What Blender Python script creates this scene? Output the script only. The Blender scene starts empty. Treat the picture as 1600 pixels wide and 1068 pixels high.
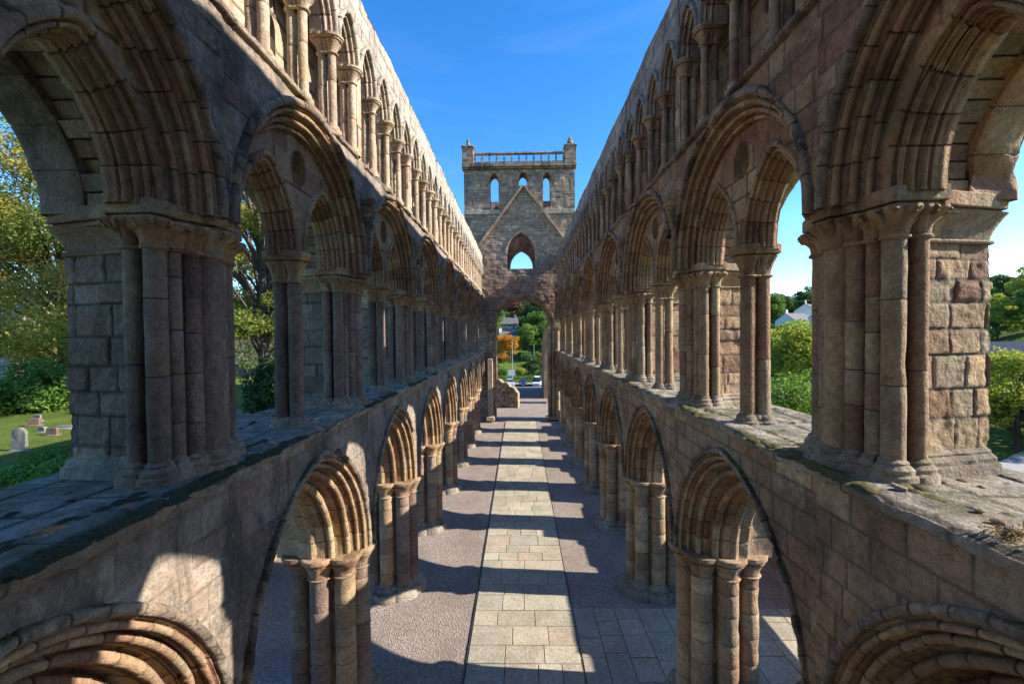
import bpy, math, random
import numpy as np
from mathutils import Matrix, Vector

# ------------------------------------------------------------------ camera, sky, sun, exposure
S = bpy.context.scene
COL = S.collection
cam = bpy.data.cameras.new('camera'); cam.lens = 15.0; cam.sensor_width = 36.0
cam.clip_start = 0.05; cam.clip_end = 9000
camo = bpy.data.objects.new('camera', cam); COL.objects.link(camo); S.camera = camo
camo.matrix_world = (Matrix.Translation((0, 0, 7.9)) @ Matrix.Rotation(math.radians(1.03), 4, 'Z')
                     @ Matrix.Rotation(math.radians(90 - 1.03), 4, 'X') @ Matrix.Rotation(math.radians(-0.59), 4, 'Z'))
SUNV = Vector((1.0, -0.075, 0.585)).normalized()          # towards the sun
w = bpy.data.worlds.new('World'); S.world = w; w.use_nodes = True
wn = w.node_tree.nodes; bg = wn['Background']
sky = wn.new('ShaderNodeTexSky'); sky.sky_type = 'NISHITA'; sky.sun_disc = False
sky.sun_elevation = math.asin(SUNV.z)
sky.sun_rotation = math.atan2(SUNV.x, SUNV.y)
sky.air_density = 1.0; sky.dust_density = 0.35; sky.ozone_density = 3.5; sky.altitude = 200
hs = wn.new('ShaderNodeHueSaturation'); hs.inputs['Saturation'].default_value = 1.31; hs.inputs['Hue'].default_value = 0.504; hs.inputs['Value'].default_value = 1.42
w.node_tree.links.new(sky.outputs[0], hs.inputs['Color']); _tc = wn.new('ShaderNodeTexCoord'); _mp = wn.new('ShaderNodeMapping'); _mp.inputs['Scale'].default_value = (1.2, 1.2, 7.0); _nz = wn.new('ShaderNodeTexNoise')
_nz.inputs['Scale'].default_value = 2.3; _nz.inputs['Detail'].default_value = 7; _nz.inputs['Distortion'].default_value = 0.8; _cr = wn.new('ShaderNodeValToRGB'); _mx = wn.new('ShaderNodeMix'); _mx.data_type = 'RGBA'
_cr.color_ramp.elements[0].position = 0.52; _cr.color_ramp.elements[0].color = (0, 0, 0, 1); _cr.color_ramp.elements[1].position = 0.80; _cr.color_ramp.elements[1].color = (0.035, 0.035, 0.035, 1)
for _a, _b in ((_tc.outputs['Generated'], _mp.inputs[0]), (_mp.outputs[0], _nz.inputs[0]), (_nz.outputs[0], _cr.inputs[0]), (_cr.outputs[0], _mx.inputs[0]), (hs.outputs[0], _mx.inputs[6])): w.node_tree.links.new(_a, _b)
_mx.inputs[7].default_value = (6.5, 7.2, 8.0, 1); w.node_tree.links.new(_mx.outputs[2], bg.inputs[0]); bg.inputs[1].default_value = 0.115
sun = bpy.data.lights.new('sun', 'SUN'); sun.energy = 5.0; sun.angle = math.radians(0.53); sun.color = (1.0, 0.92, 0.80)
suno = bpy.data.objects.new('sun', sun); COL.objects.link(suno)
suno.rotation_euler = SUNV.to_track_quat('Z', 'Y').to_euler(); suno.location = (60, -20, 60)
S.view_settings.view_transform = 'Standard'; S.view_settings.look = 'None'
S.view_settings.exposure = 1.06; S.view_settings.gamma = 1.0
S.render.engine = 'CYCLES'; S.cycles.max_bounces = 6; S.cycles.diffuse_bounces = 4
S.cycles.use_adaptive_sampling = True; S.cycles.adaptive_threshold = 0.01; S.cycles.use_denoising = True
S.cycles.caustics_reflective = False; S.cycles.caustics_refractive = False

rng = np.random.default_rng(7)
R_ = random.Random(11)

# ------------------------------------------------------------------ noise
def _h(i, j, k, s):
    n = (i * 73856093) ^ (j * 19349663) ^ (k * 83492791) ^ (s * 2654435761)
    n = n & 0xffffffff
    n = ((n ^ (n >> 13)) * 1274126177) & 0xffffffff
    n = ((n ^ (n >> 16)) * 2246822519) & 0xffffffff
    return ((n ^ (n >> 15)) & 0xffff) / 32767.5 - 1.0
def vnoise(P, f, seed=0):
    Q = P * f; I = np.floor(Q).astype(np.int64); T = Q - I; T = T * T * (3 - 2 * T)
    i, j, k = I[..., 0], I[..., 1], I[..., 2]; a, b, c = T[..., 0], T[..., 1], T[..., 2]
    r = 0
    for di in (0, 1):
        for dj in (0, 1):
            for dk in (0, 1):
                r = r + _h(i + di, j + dj, k + dk, seed) * (a if di else 1 - a) * (b if dj else 1 - b) * (c if dk else 1 - c)
    return r
def fbm(P, f, o=3, seed=0):
    r = 0; a = 1.0; t = 0
    for q in range(o):
        r = r + a * vnoise(P, f * 2.03 ** q, seed + q); t += a; a *= 0.5
    return r / t
def sst(a, b, x):
    t = np.clip((x - a) / (b - a), 0, 1); return t * t * (3 - 2 * t)

# ------------------------------------------------------------------ mesh builder and scene tree
ORG = {}
class MB:
    def __init__(s): s.V = []; s.F = []; s.T = []; s.J = []; s.n = 0
    def grid(s, P, tone=0.5, joint=None, cu=False, cv=False, keep=None, flip=False):
        n, m = P.shape[:2]
        idx = np.arange(n * m).reshape(n, m) + s.n
        if cu: idx = np.vstack([idx, idx[:1]])
        if cv: idx = np.hstack([idx, idx[:, :1]])
        q = np.stack([idx[:-1, :-1], idx[1:, :-1], idx[1:, 1:], idx[:-1, 1:]], -1)
        t = np.broadcast_to(np.asarray(tone, float), q.shape[:2])
        if keep is not None: q = q[keep]; t = t[keep]
        q = q.reshape(-1, 4); t = t.reshape(-1)
        if flip: q = q[:, ::-1]
        s.V.append(P.reshape(-1, 3)); s.F.append(q); s.T.append(t)
        s.J.append(np.zeros(n * m) if joint is None else np.broadcast_to(joint, (n, m)).reshape(-1).astype(float))
        s.n += n * m
    def quads(s, V, F, tone=0.5):
        V = np.asarray(V, float); F = np.asarray(F, int)
        s.V.append(V); s.F.append(F + s.n); s.T.append(np.broadcast_to(np.asarray(tone, float), (len(F),)))
        s.J.append(np.zeros(len(V))); s.n += len(V)
    def box(s, c, d, tone=0.5, rz=0.0, bev=0.0, taper=1.0):
        x, y, z = np.array(d) / 2
        if bev <= 0:
            V = np.array([(-x, -y, -z), (x, -y, -z), (x, y, -z), (-x, y, -z), (-x * taper, -y * taper, z), (x * taper, -y * taper, z), (x * taper, y * taper, z), (-x * taper, y * taper, z)])
            F = [(0, 3, 2, 1), (4, 5, 6, 7), (0, 1, 5, 4), (1, 2, 6, 5), (2, 3, 7, 6), (3, 0, 4, 7)]
        else:
            V = []; 
            for zz, o in ((-z, bev), (-z + bev, 0), (z - bev, 0), (z, bev)):
                k = 1 if zz < 0 else taper
                a, b = x * k - o, y * k - o; e = bev * 0.6
                V += [(-a + e, -b, zz), (a - e, -b, zz), (a, -b + e, zz), (a, b - e, zz), (a - e, b, zz), (-a + e, b, zz), (-a, b - e, zz), (-a, -b + e, zz)]
            V = np.array(V); F = []
            for r in range(3):
                for q in range(8): F.append((r * 8 + q, r * 8 + (q + 1) % 8, r * 8 + 8 + (q + 1) % 8, r * 8 + 8 + q))
            for o in (0, 24): F += [(o, o + 1, o + 2, o + 3), (o, o + 3, o + 4, o + 7), (o + 4, o + 5, o + 6, o + 7)]
        cs, sn = math.cos(rz), math.sin(rz)
        V = np.stack([V[:, 0] * cs - V[:, 1] * sn, V[:, 0] * sn + V[:, 1] * cs, V[:, 2]], 1) + np.array(c)
        s.quads(V, F, tone)
    def tube(s, pts, rad, n=8, tone=0.5, cap=True):
        pts = np.asarray(pts, float); rad = np.broadcast_to(rad, len(pts)); rings = []
        for i in range(len(pts)):
            d = pts[min(i + 1, len(pts) - 1)] - pts[max(i - 1, 0)]; d = d / (np.linalg.norm(d) + 1e-9)
            a = np.cross(d, (0, 0, 1) if abs(d[2]) < 0.9 else (1, 0, 0)); a /= np.linalg.norm(a); b = np.cross(d, a)
            th = np.arange(n) * 2 * np.pi / n
            rings.append(pts[i] + rad[i] * (np.cos(th)[:, None] * a + np.sin(th)[:, None] * b))
        if cap: rings = [np.repeat(pts[:1], n, 0)] + rings + [np.repeat(pts[-1:], n, 0)]
        s.grid(np.array(rings), tone, cv=True)
    def build(s, name, mat, parent=None, smooth=True, origin=None):
        V = np.concatenate(s.V); F = np.concatenate(s.F); T = np.concatenate(s.T); J = np.concatenate(s.J)
        if origin is None:
            o = (V.min(0) + V.max(0)) / 2; o[2] = V[:, 2].min()
        else: o = np.array(origin, float)
        me = bpy.data.meshes.new(name)
        me.vertices.add(len(V)); me.vertices.foreach_set('co', (V - o).astype(np.float32).ravel())
        me.loops.add(F.size); me.loops.foreach_set('vertex_index', F.astype(np.int32).ravel())
        me.polygons.add(len(F)); me.polygons.foreach_set('loop_start', (np.arange(len(F)) * 4).astype(np.int32))
        me.polygons.foreach_set('use_smooth', np.full(len(F), smooth, bool))
        a = me.attributes.new('tone', 'FLOAT', 'FACE'); a.data.foreach_set('value', T.astype(np.float32))
        a = me.attributes.new('joint', 'FLOAT', 'POINT'); a.data.foreach_set('value', J.astype(np.float32))
        me.materials.append(mat); me.update(calc_edges=True)
        if smooth: me.set_sharp_from_angle(angle=math.radians(38))
        ob = bpy.data.objects.new(name, me); COL.objects.link(ob)
        place(ob, o, parent); return ob
def place(ob, o, parent):
    p = np.zeros(3)
    if parent is not None: ob.parent = parent; p = ORG[parent]
    ob.location = tuple(np.array(o) - p); ORG[ob] = np.array(o, float)
def tag(o, label=None, cat=None, group=None, kind=None):
    for k, v in (('label', label), ('category', cat), ('group', group), ('kind', kind)):
        if v: o[k] = v
    return o
def thing(name, loc, label, cat, group=None):
    o = bpy.data.objects.new(name, None); COL.objects.link(o); place(o, loc, None)
    return tag(o, label, cat, group)
def copy_tree(o, parent=None):
    c = o.copy(); COL.objects.link(c)
    if parent is not None: c.parent = parent
    for ch in [x for x in o.children]: copy_tree(ch, c)
    return c

# ------------------------------------------------------------------ materials
def NN(nt, t, **kw):
    n = nt.nodes.new(t)
    for k, v in kw.items(): setattr(n, k, v)
    return n
def mixc(nt, fac, a, b, mode='MIX'):
    m = nt.nodes.new('ShaderNodeMix'); m.data_type = 'RGBA'; m.blend_type = mode
    for sock, val in ((m.inputs[0], fac), (m.inputs[6], a), (m.inputs[7], b)):
        if hasattr(val, 'is_output'): nt.links.new(val, sock)
        else: sock.default_value = val if not isinstance(val, tuple) else (*val, 1.0)
    return m.outputs[2]
def ramp(nt, fac, stops, interp='LINEAR'):
    r = nt.nodes.new('ShaderNodeValToRGB'); r.color_ramp.interpolation = interp
    el = r.color_ramp.elements
    while len(el) < len(stops): el.new(0.5)
    for e, (p, c) in zip(el, stops):
        e.position = p; e.color = (*c, 1) if isinstance(c, tuple) else (c, c, c, 1)
    nt.links.new(fac, r.inputs[0]); return r.outputs[0]
def noise(nt, vec, scale, detail=4, rough=0.55, dist=0.0):
    n = nt.nodes.new('ShaderNodeTexNoise'); n.inputs['Scale'].default_value = scale; n.inputs['Detail'].default_value = detail
    n.inputs['Roughness'].default_value = rough; n.inputs['Distortion'].default_value = dist
    nt.links.new(vec, n.inputs['Vector']); return n.outputs['Fac']
def mth(nt, op, a, b=None):
    m = nt.nodes.new('ShaderNodeMath'); m.operation = op
    for i, val in enumerate((a, b)):
        if val is None: continue
        if hasattr(val, 'is_output'): nt.links.new(val, m.inputs[i])
        else: m.inputs[i].default_value = val
    return m.outputs[0]
def newmat(name):
    m = bpy.data.materials.new(name); m.use_nodes = True
    nt = m.node_tree; b = nt.nodes['Principled BSDF']; return m, nt, b
def attr(nt, name):
    a = nt.nodes.new('ShaderNodeAttribute'); a.attribute_name = name; return a.outputs['Fac']
def stone(name, pal, soot=0.3, lichen=0.2, moss=0.3, bump=1.0, joint=0.9, jcol=(0.06, 0.052, 0.042), streak=0.0, mott=0.5, sc=1.0):
    m, nt, b = newmat(name)
    g = nt.nodes.new('ShaderNodeNewGeometry'); P = g.outputs['Position']
    c = ramp(nt, attr(nt, 'tone'), [((i + 0.0) / max(1, len(pal) - 1), p) for i, p in enumerate(pal)])
    n1 = noise(nt, P, 1.7 * sc, 5, 0.6); n2 = noise(nt, P, 14 * sc, 4, 0.65); n3 = noise(nt, P, 70 * sc, 3, 0.7)
    v = mth(nt, 'MULTIPLY', ramp(nt, n1, [(0.28, 1 - 0.55 * mott), (0.5, 1.0), (0.72, 1 + 0.5 * mott)]), ramp(nt, n2, [(0.27, 0.66), (0.5, 1.0), (0.73, 1.32)]))
    v = mth(nt, 'MULTIPLY', v, ramp(nt, n3, [(0.25, 0.62), (0.48, 1.0), (0.75, 1.28)]))
    vv = nt.nodes.new('ShaderNodeCombineColor')
    for i in range(3): nt.links.new(v, vv.inputs[i])
    c = mixc(nt, 1.0, c, vv.outputs[0], 'MULTIPLY')
    # ochre and pink patches in the sandstone
    pk = ramp(nt, noise(nt, P, 2.6 * sc, 3, 0.5, 0.4), [(0.50, 0.0), (0.66, 1.0)])
    c = mixc(nt, mth(nt, 'MULTIPLY', pk, 0.28), c, (0.35, 0.225, 0.135))
    # dark algae and soot crust
    if soot > 0:
        mp = nt.nodes.new('ShaderNodeMapping'); mp.inputs['Scale'].default_value = (1, 1, 0.35 if streak else 0.9)
        nt.links.new(P, mp.inputs['Vector'])
        s1 = ramp(nt, noise(nt, mp.outputs[0], 1.25 * sc, 8, 0.72, 0.5), [(0.47, 0.0), (0.60, 1.0)])
        c = mixc(nt, mth(nt, 'MULTIPLY', s1, soot), c, (0.062, 0.052, 0.042))
    if lichen > 0:
        l1 = ramp(nt, noise(nt, P, 15 * sc, 6, 0.78), [(0.56, 0.0), (0.64, 1.0)])
        l2 = ramp(nt, noise(nt, P, 1.1 * sc, 3, 0.5), [(0.42, 0.0), (0.6, 1.0)])
        c = mixc(nt, mth(nt, 'MULTIPLY', mth(nt, 'MULTIPLY', l1, l2), lichen), c, (0.46, 0.45, 0.40))
    if joint > 0:
        c = mixc(nt, mth(nt, 'MULTIPLY', attr(nt, 'joint'), joint), c, jcol)
    sep = nt.nodes.new('ShaderNodeSeparateXYZ'); nt.links.new(g.outputs['Normal'], sep.inputs[0])
    if moss > 0:
        up = ramp(nt, sep.outputs['Z'], [(0.35, 0.0), (0.75, 1.0)])
        mm = ramp(nt, noise(nt, P, 3.1, 6, 0.7), [(0.50 - 0.1 * moss, 0.0), (0.60, 1.0)])
        mc = ramp(nt, noise(nt, P, 22, 3, 0.6), [(0.3, (0.035, 0.032, 0.018)), (0.55, (0.09, 0.09, 0.025)), (0.75, (0.20, 0.17, 0.045))])
        c = mixc(nt, mth(nt, 'MULTIPLY', mth(nt, 'MULTIPLY', up, mm), min(1.0, moss * 1.6)), c, mc)
    nt.links.new(c, b.inputs['Base Color']); b.inputs['Roughness'].default_value = 0.92
    b.inputs['Specular IOR Level'].default_value = 0.2
    bp = nt.nodes.new('ShaderNodeBump'); bp.inputs['Strength'].default_value = 0.85; bp.inputs['Distance'].default_value = 0.022 * bump
    vo = nt.nodes.new('ShaderNodeTexVoronoi'); vo.inputs['Scale'].default_value = 26 * sc; nt.links.new(P, vo.inputs['Vector'])
    h = mth(nt, 'ADD', mth(nt, 'MULTIPLY', n2, 1.1), mth(nt, 'ADD', mth(nt, 'MULTIPLY', n3, 0.7), mth(nt, 'MULTIPLY', vo.outputs[0], 0.45)))
    nt.links.new(h, bp.inputs['Height']); nt.links.new(bp.outputs[0], b.inputs['Normal'])
    return m
def leafmat(name, pal, trans=0.35):
    m, nt, b = newmat(name)
    g = nt.nodes.new('ShaderNodeNewGeometry')
    c = ramp(nt, attr(nt, 'tone'), [(i / (len(pal) - 1), tuple(1.7 * q for q in p)) for i, p in enumerate(pal)])
    nt.links.new(c, b.inputs['Base Color']); b.inputs['Roughness'].default_value = 0.55; b.inputs['Specular IOR Level'].default_value = 0.25
    t = nt.nodes.new('ShaderNodeBsdfTranslucent'); nt.links.new(mixc(nt, 1.0, c, (1.5, 1.5, 0.8), 'MULTIPLY'), t.inputs[0])
    mx = nt.nodes.new('ShaderNodeMixShader'); mx.inputs[0].default_value = trans
    nt.links.new(b.outputs[0], mx.inputs[1]); nt.links.new(t.outputs[0], mx.inputs[2])
    nt.links.new(mx.outputs[0], nt.nodes['Material Output'].inputs[0]); return m
def flat(name, col, rough=0.7, metal=0.0, var=0.25, scale=6.0, spec=0.4):
    m, nt, b = newmat(name)
    g = nt.nodes.new('ShaderNodeNewGeometry')
    f = noise(nt, g.outputs['Position'], scale, 5, 0.6)
    c = ramp(nt, f, [(0.25, tuple(x * (1 - var) for x in col)), (0.75, tuple(min(1, x * (1 + var)) for x in col))])
    nt.links.new(c, b.inputs['Base Color']); b.inputs['Roughness'].default_value = rough; b.inputs['Metallic'].default_value = metal
    b.inputs['Specular IOR Level'].default_value = spec
    return m

WARM = [(0.41, 0.28, 0.165), (0.28, 0.17, 0.105), (0.46, 0.34, 0.215), (0.25, 0.138, 0.092), (0.39, 0.235, 0.15), (0.30, 0.235, 0.165), (0.45, 0.30, 0.18)]
WARM = [(1.08 * a, 1.11 * b, 1.06 * c) for a, b, c in WARM]
GREY = [(0.37, 0.295, 0.21), (0.27, 0.215, 0.16), (0.41, 0.325, 0.235), (0.27, 0.18, 0.13), (0.34, 0.28, 0.21), (0.245, 0.205, 0.16)]
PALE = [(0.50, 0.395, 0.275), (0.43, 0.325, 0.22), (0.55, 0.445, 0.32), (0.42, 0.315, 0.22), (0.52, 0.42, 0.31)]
TOWR = [(0.45, 0.32, 0.215), (0.33, 0.215, 0.145), (0.51, 0.385, 0.27), (0.30, 0.175, 0.125), (0.41, 0.30, 0.215), (0.31, 0.22, 0.155)]
PURP = [(0.27, 0.195, 0.15), (0.22, 0.155, 0.125), (0.33, 0.255, 0.19), (0.19, 0.127, 0.105), (0.29, 0.215, 0.165)]
M = {}
M['wallL'] = stone('weathered_grey_sandstone', [(0.88 * a, 0.90 * b, 0.97 * c) for a, b, c in GREY], soot=0.72, lichen=0.8, moss=0.3, streak=1, joint=0.35, jcol=(0.10, 0.085, 0.07))
M['wallR'] = stone('warm_sandstone', WARM, soot=0.45, lichen=0.3, moss=0.3, joint=0.65, jcol=(0.09, 0.075, 0.06))
M['mould'] = stone('moulded_sandstone', WARM, soot=0.30, lichen=0.12, moss=0.25, bump=0.8)
M['hood'] = stone('mossy_hood_sandstone', GREY, soot=0.9, lichen=0.7, moss=1.0, bump=1.5)
M['pierL'] = stone('purple_grey_sandstone', PURP, soot=0.35, lichen=0.15, moss=0.3)
M['pierR'] = stone('warm_pier_sandstone', WARM, soot=0.3, lichen=0.2, moss=0.3)
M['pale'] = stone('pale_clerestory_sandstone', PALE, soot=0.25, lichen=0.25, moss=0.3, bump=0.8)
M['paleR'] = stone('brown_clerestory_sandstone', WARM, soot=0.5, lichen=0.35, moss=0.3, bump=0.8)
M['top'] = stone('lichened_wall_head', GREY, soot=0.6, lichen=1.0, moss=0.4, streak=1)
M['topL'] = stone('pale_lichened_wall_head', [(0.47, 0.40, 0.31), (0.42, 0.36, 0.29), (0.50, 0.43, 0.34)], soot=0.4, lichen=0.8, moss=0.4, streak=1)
M['shelf'] = stone('mossy_shelf_stone', [(0.35, 0.30, 0.24), (0.30, 0.26, 0.21), (0.39, 0.335, 0.265)], soot=0.35, lichen=0.5, moss=0.42, bump=1.5)
M['base'] = stone('weathered_base_stone', GREY, soot=0.4, lichen=0.4, moss=0.35, bump=1.2)
M['rubble'] = stone('rubble_stone', WARM + GREY, soot=0.3, lichen=0.2, moss=0.3, bump=1.8)
M['tower'] = stone('tower_sandstone', TOWR, soot=0.5, lichen=0.45, moss=0.2, bump=1.8, joint=0.75, jcol=(0.13, 0.11, 0.09))
M['flag'] = stone('flagstone', [(0.43, 0.39, 0.29), (0.36, 0.32, 0.24), (0.47, 0.425, 0.32), (0.41, 0.335, 0.25), (0.35, 0.335, 0.27)], soot=0.18, lichen=0.1, moss=0.0, bump=0.5, mott=0.3)

# ------------------------------------------------------------------ layout
A = 3.12; B = 4.37; YS = 0.943; YB = [0.10 * B + j * B for j in range(10)]; ZF = 0.25   # YS: bay length 4.12 m over the design bay
Z_CAP, Z_SH, Z_IMP, Z_STR, Z_CC, Z_TOP = 3.65, 6.5, 9.2, 11.3, 13.2, 14.85
def WP(s, u, v, z):
    u, v, z = np.broadcast_arrays(np.asarray(u, float), np.asarray(v, float), np.asarray(z, float))
    return np.stack([s * (A + u), v * YS, z], -1)

def ashlar(U, Z, seed, hr=(0.22, 0.4), wr=(0.3, 0.75), e=0.02, g=0.012, amp=0.008):
    """irregular coursed blocks: per point tone, displacement and joint mask"""
    r = np.random.default_rng(seed)
    z0 = Z.min() - 0.5; rows = [z0 - r.uniform(0, 0.3)]
    while rows[-1] < Z.max() + 0.5: rows.append(rows[-1] + r.uniform(*hr))
    rows = np.array(rows); ri = np.clip(np.searchsorted(rows, Z) - 1, 0, len(rows) - 2)
    dz = np.minimum(Z - rows[ri], rows[ri + 1] - Z)
    tone = np.zeros_like(Z); disp = np.zeros_like(Z); du = np.zeros_like(Z)
    for q in range(len(rows) - 1):
        k = ri == q
        if not k.any(): continue
        u = U[k]; c = [u.min() - r.uniform(0.05, 0.6)]
        while c[-1] < u.max() + 0.01: c.append(c[-1] + r.uniform(*wr))
        c = np.array(c); ci = np.clip(np.searchsorted(c, u) - 1, 0, len(c) - 2)
        tone[k] = r.random(len(c))[ci]; disp[k] = r.normal(0, amp, len(c))[ci]
        du[k] = np.minimum(u - c[ci], c[ci + 1] - u)
    d = np.minimum(dz, du); m = 1 - sst(0.2 * e, e, d)
    return tone, disp * (1 - m) - g * m, m

def panel(mb, s, t, v0, v1, zlow, ztop, res, seed, out=-1, rough=0.012, zres=None, **kw):
    nv = max(2, int((v1 - v0) / res) + 1); v = np.linspace(v0, v1, nv)
    zl = zlow(v) if callable(zlow) else np.full(nv, float(zlow))
    zt = ztop(v) if callable(ztop) else np.full(nv, float(ztop))
    nz = max(2, int((zt - zl).max() / (zres or res)) + 1); k = np.linspace(0, 1, nz)
    Z = zl[:, None] + (zt - zl)[:, None] * k; Vv = np.repeat(v[:, None], nz, 1)
    tone, disp, m = ashlar(Vv, Z, seed, **kw)
    P = WP(s, np.full_like(Z, t), Vv, Z)
    disp = disp + rough * fbm(P, 2.3, 4, seed)
    P = WP(s, t + out * disp, Vv, Z)
    tf = tone[:-1, :-1]
    mb.grid(P, tf, m, flip=(s * out > 0))

def archz(r, c, zs, vc, zk=1.0):
    def f(v):
        d = np.minimum(np.abs(v - vc), r); R = r + c
        z = zs + zk * np.sqrt(np.maximum(R * R - (d + c) ** 2, 0)); return np.where(np.abs(v - vc) >= r, zs, z)
    return f
def arch_xy(r, c, f):
    R = np.maximum(r + c, 1e-4); ta = np.arccos(np.clip(c / R, -1, 1)); th = (1 - np.abs(f)) * ta
    return np.sign(f) * (-c + R * np.cos(th)), R * np.sin(th)

def rollprof(r0, r1, t0, t1, q, n=9):
    p = [(r0 + 0.04, t0), (r1 + 2.7 * q, t0), (r1 + 2.55 * q, t0 + 0.8 * q), (r1 + 2.1 * q, t0 + 1.25 * q)]
    for a in np.radians(np.linspace(12, -282, n + 2)): p.append((r1 + q + q * math.cos(a), t0 + q + q * math.sin(a)))
    p += [(r1 + 1.2 * q, t0 + 2.25 * q), (r1 + 0.5 * q, t0 + 2.75 * q)]
    if t1 > t0 + 2.9 * q: p += [(r1 + 0.05 * q, t0 + 2.9 * q), (r1, t1 + 0.03)]
    return np.array(p)
def hoodprof(r0, r1, t0, d):
    m = (r0 + r1) / 2; h = (r0 - r1) / 2
    return np.array([(r0, t0 + 0.02), (r0, t0 - 0.5 * d)] + [(m + h * math.cos(a), t0 - 0.5 * d - 0.5 * d * math.sin(a)) for a in np.radians(np.linspace(15, 165, 7))] + [(r1, t0 - 0.4 * d), (r1 + 0.01, t0 + 0.02)])
def resample(p, maxlen):
    o = [p[0]]
    for a, b in zip(p[:-1], p[1:]):
        n = max(1, int(np.linalg.norm(b - a) / maxlen))
        for i in range(1, n + 1): o.append(a + (b - a) * i / n)
    return np.array(o)
def sweep(mb, s, vc, zs, prof, c, blk=0.38, sub=3, g=0.012, jit=0.006, amp=0.008, seed=0, chip=0.02, f0=-1.0, f1=1.0, maxlen=0.2, leg=0.07, zk=1.0):
    r = np.random.default_rng(seed); prof = resample(prof, maxlen)
    tan = np.gradient(prof, axis=0); tan /= np.linalg.norm(tan, axis=1, keepdims=True) + 1e-9
    nr, nt_ = -tan[:, 1], tan[:, 0]
    rm = prof[:, 0].mean(); L = (rm + c) * math.acos(c / (rm + c))
    nb = max(2, int(round(2 * L / blk))); J = np.linspace(-1, 1, nb + 1); J[1:-1] += r.uniform(-0.2, 0.2, nb - 1) / nb
    e = 0.014 / L; F = []; G = []; T = []; D = []
    tn = r.random(nb); dd = r.normal(0, jit, (nb, 2))
    for i in range(nb):
        for k, f in enumerate(np.linspace(J[i] + e, J[i + 1] - e, sub + 1)):
            F.append(f); G.append(0); D.append(dd[i]); T.append(tn[i])
        if i < nb - 1: F.append(J[i + 1]); G.append(1); D.append((dd[i] + dd[i + 1]) / 2); T.append(tn[i + 1])
    F = np.array(F); G = np.array(G, float); D = np.array(D); T = np.array(T)
    k = (F >= f0 - 1e-6) & (F <= f1 + 1e-6); F, G, D, T = F[k], G[k], D[k], T[k]
    F = np.where(np.abs(F) < 1e-6, 1e-6, F)
    def pos(dn):
        rr = prof[None, :, 0] + D[:, :1] + nr * dn; tt = prof[None, :, 1] + D[:, 1:] * 0.6 + nt_ * dn
        vv, zz = arch_xy(rr, c, F[:, None]); return WP(s, tt, vc + vv, zs + zk * zz)
    dn = -g * G[:, None] + np.zeros(len(prof))
    P = pos(dn); nz = fbm(P, 5.0, 3, 3) * amp; ch = np.clip(fbm(P, 1.7, 3, 9) - 0.28, 0, 1) * chip * 3
    P = pos(dn + nz - ch)
    if f0 <= -1 and f1 >= 1:
        lo, hi = P[:1].copy(), P[-1:].copy(); lo[..., 2] -= leg; hi[..., 2] -= leg
        P = np.concatenate([lo, P, hi]); T = np.concatenate([T[:1], T, T[-1:]]); G = np.concatenate([[0], G, [0]])
    mb.grid(P, T[:-1, None], np.repeat(G[:, None], len(prof), 1), flip=(s < 0))

def lathe(mb, cx, cy, prof_, n=14, tone=0.5, joints=0.0, amp=0.006, seed=0, g=0.006, chip=0.0):
    """vertical round shaft; prof_ = [(z, r)]; joints = drum length"""
    prof = prof_
    r = np.random.default_rng(seed); Z = []; Rr = []; G = []; T = []; tcur = r.random()
    for (z0, r0), (z1, r1) in zip(prof[:-1], prof[1:]):
        if joints and z1 - z0 > joints:
            zz = [z0]
            while zz[-1] < z1 - joints * 0.7: zz.append(min(z1, zz[-1] + joints * r.uniform(0.8, 1.4)))
            if zz[-1] < z1: zz[-1] = z1
            for a, b in zip(zz[:-1], zz[1:]):
                tcur = r.random()
                for q in np.linspace(a + 0.012, b - 0.012, 5):
                    Z.append(q); Rr.append(r0 + (r1 - r0) * (q - z0) / (z1 - z0)); G.append(0); T.append(tcur)
                if b < z1: Z.append(b); Rr.append(r0 + (r1 - r0) * (b - z0) / (z1 - z0)); G.append(1); T.append(r.random())
        else:
            Z += [z0, z1]; Rr += [r0, r1]; G += [0, 0]; T += [tcur, tcur]
    Z = np.array(Z); Rr = np.array(Rr); G = np.array(G, float); T = np.array(T)
    th = np.arange(n) * 2 * np.pi / n; ct, st = np.cos(th), np.sin(th)
    def pos(d): 
        q = (Rr - g * G)[:, None] + d
        return np.stack([cx + q * ct, cy + q * st, np.repeat(Z[:, None], n, 1)], -1)
    P = pos(0.0); d = amp * fbm(P, 6, 3, 5)
    if chip: d = d - np.clip(fbm(P, 2.2, 3, 17) - 0.2, 0, 1) * chip * 2
    mb.grid(pos(d), T[:-1, None], np.repeat(G[:, None], n, 1), cv=True)

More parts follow.
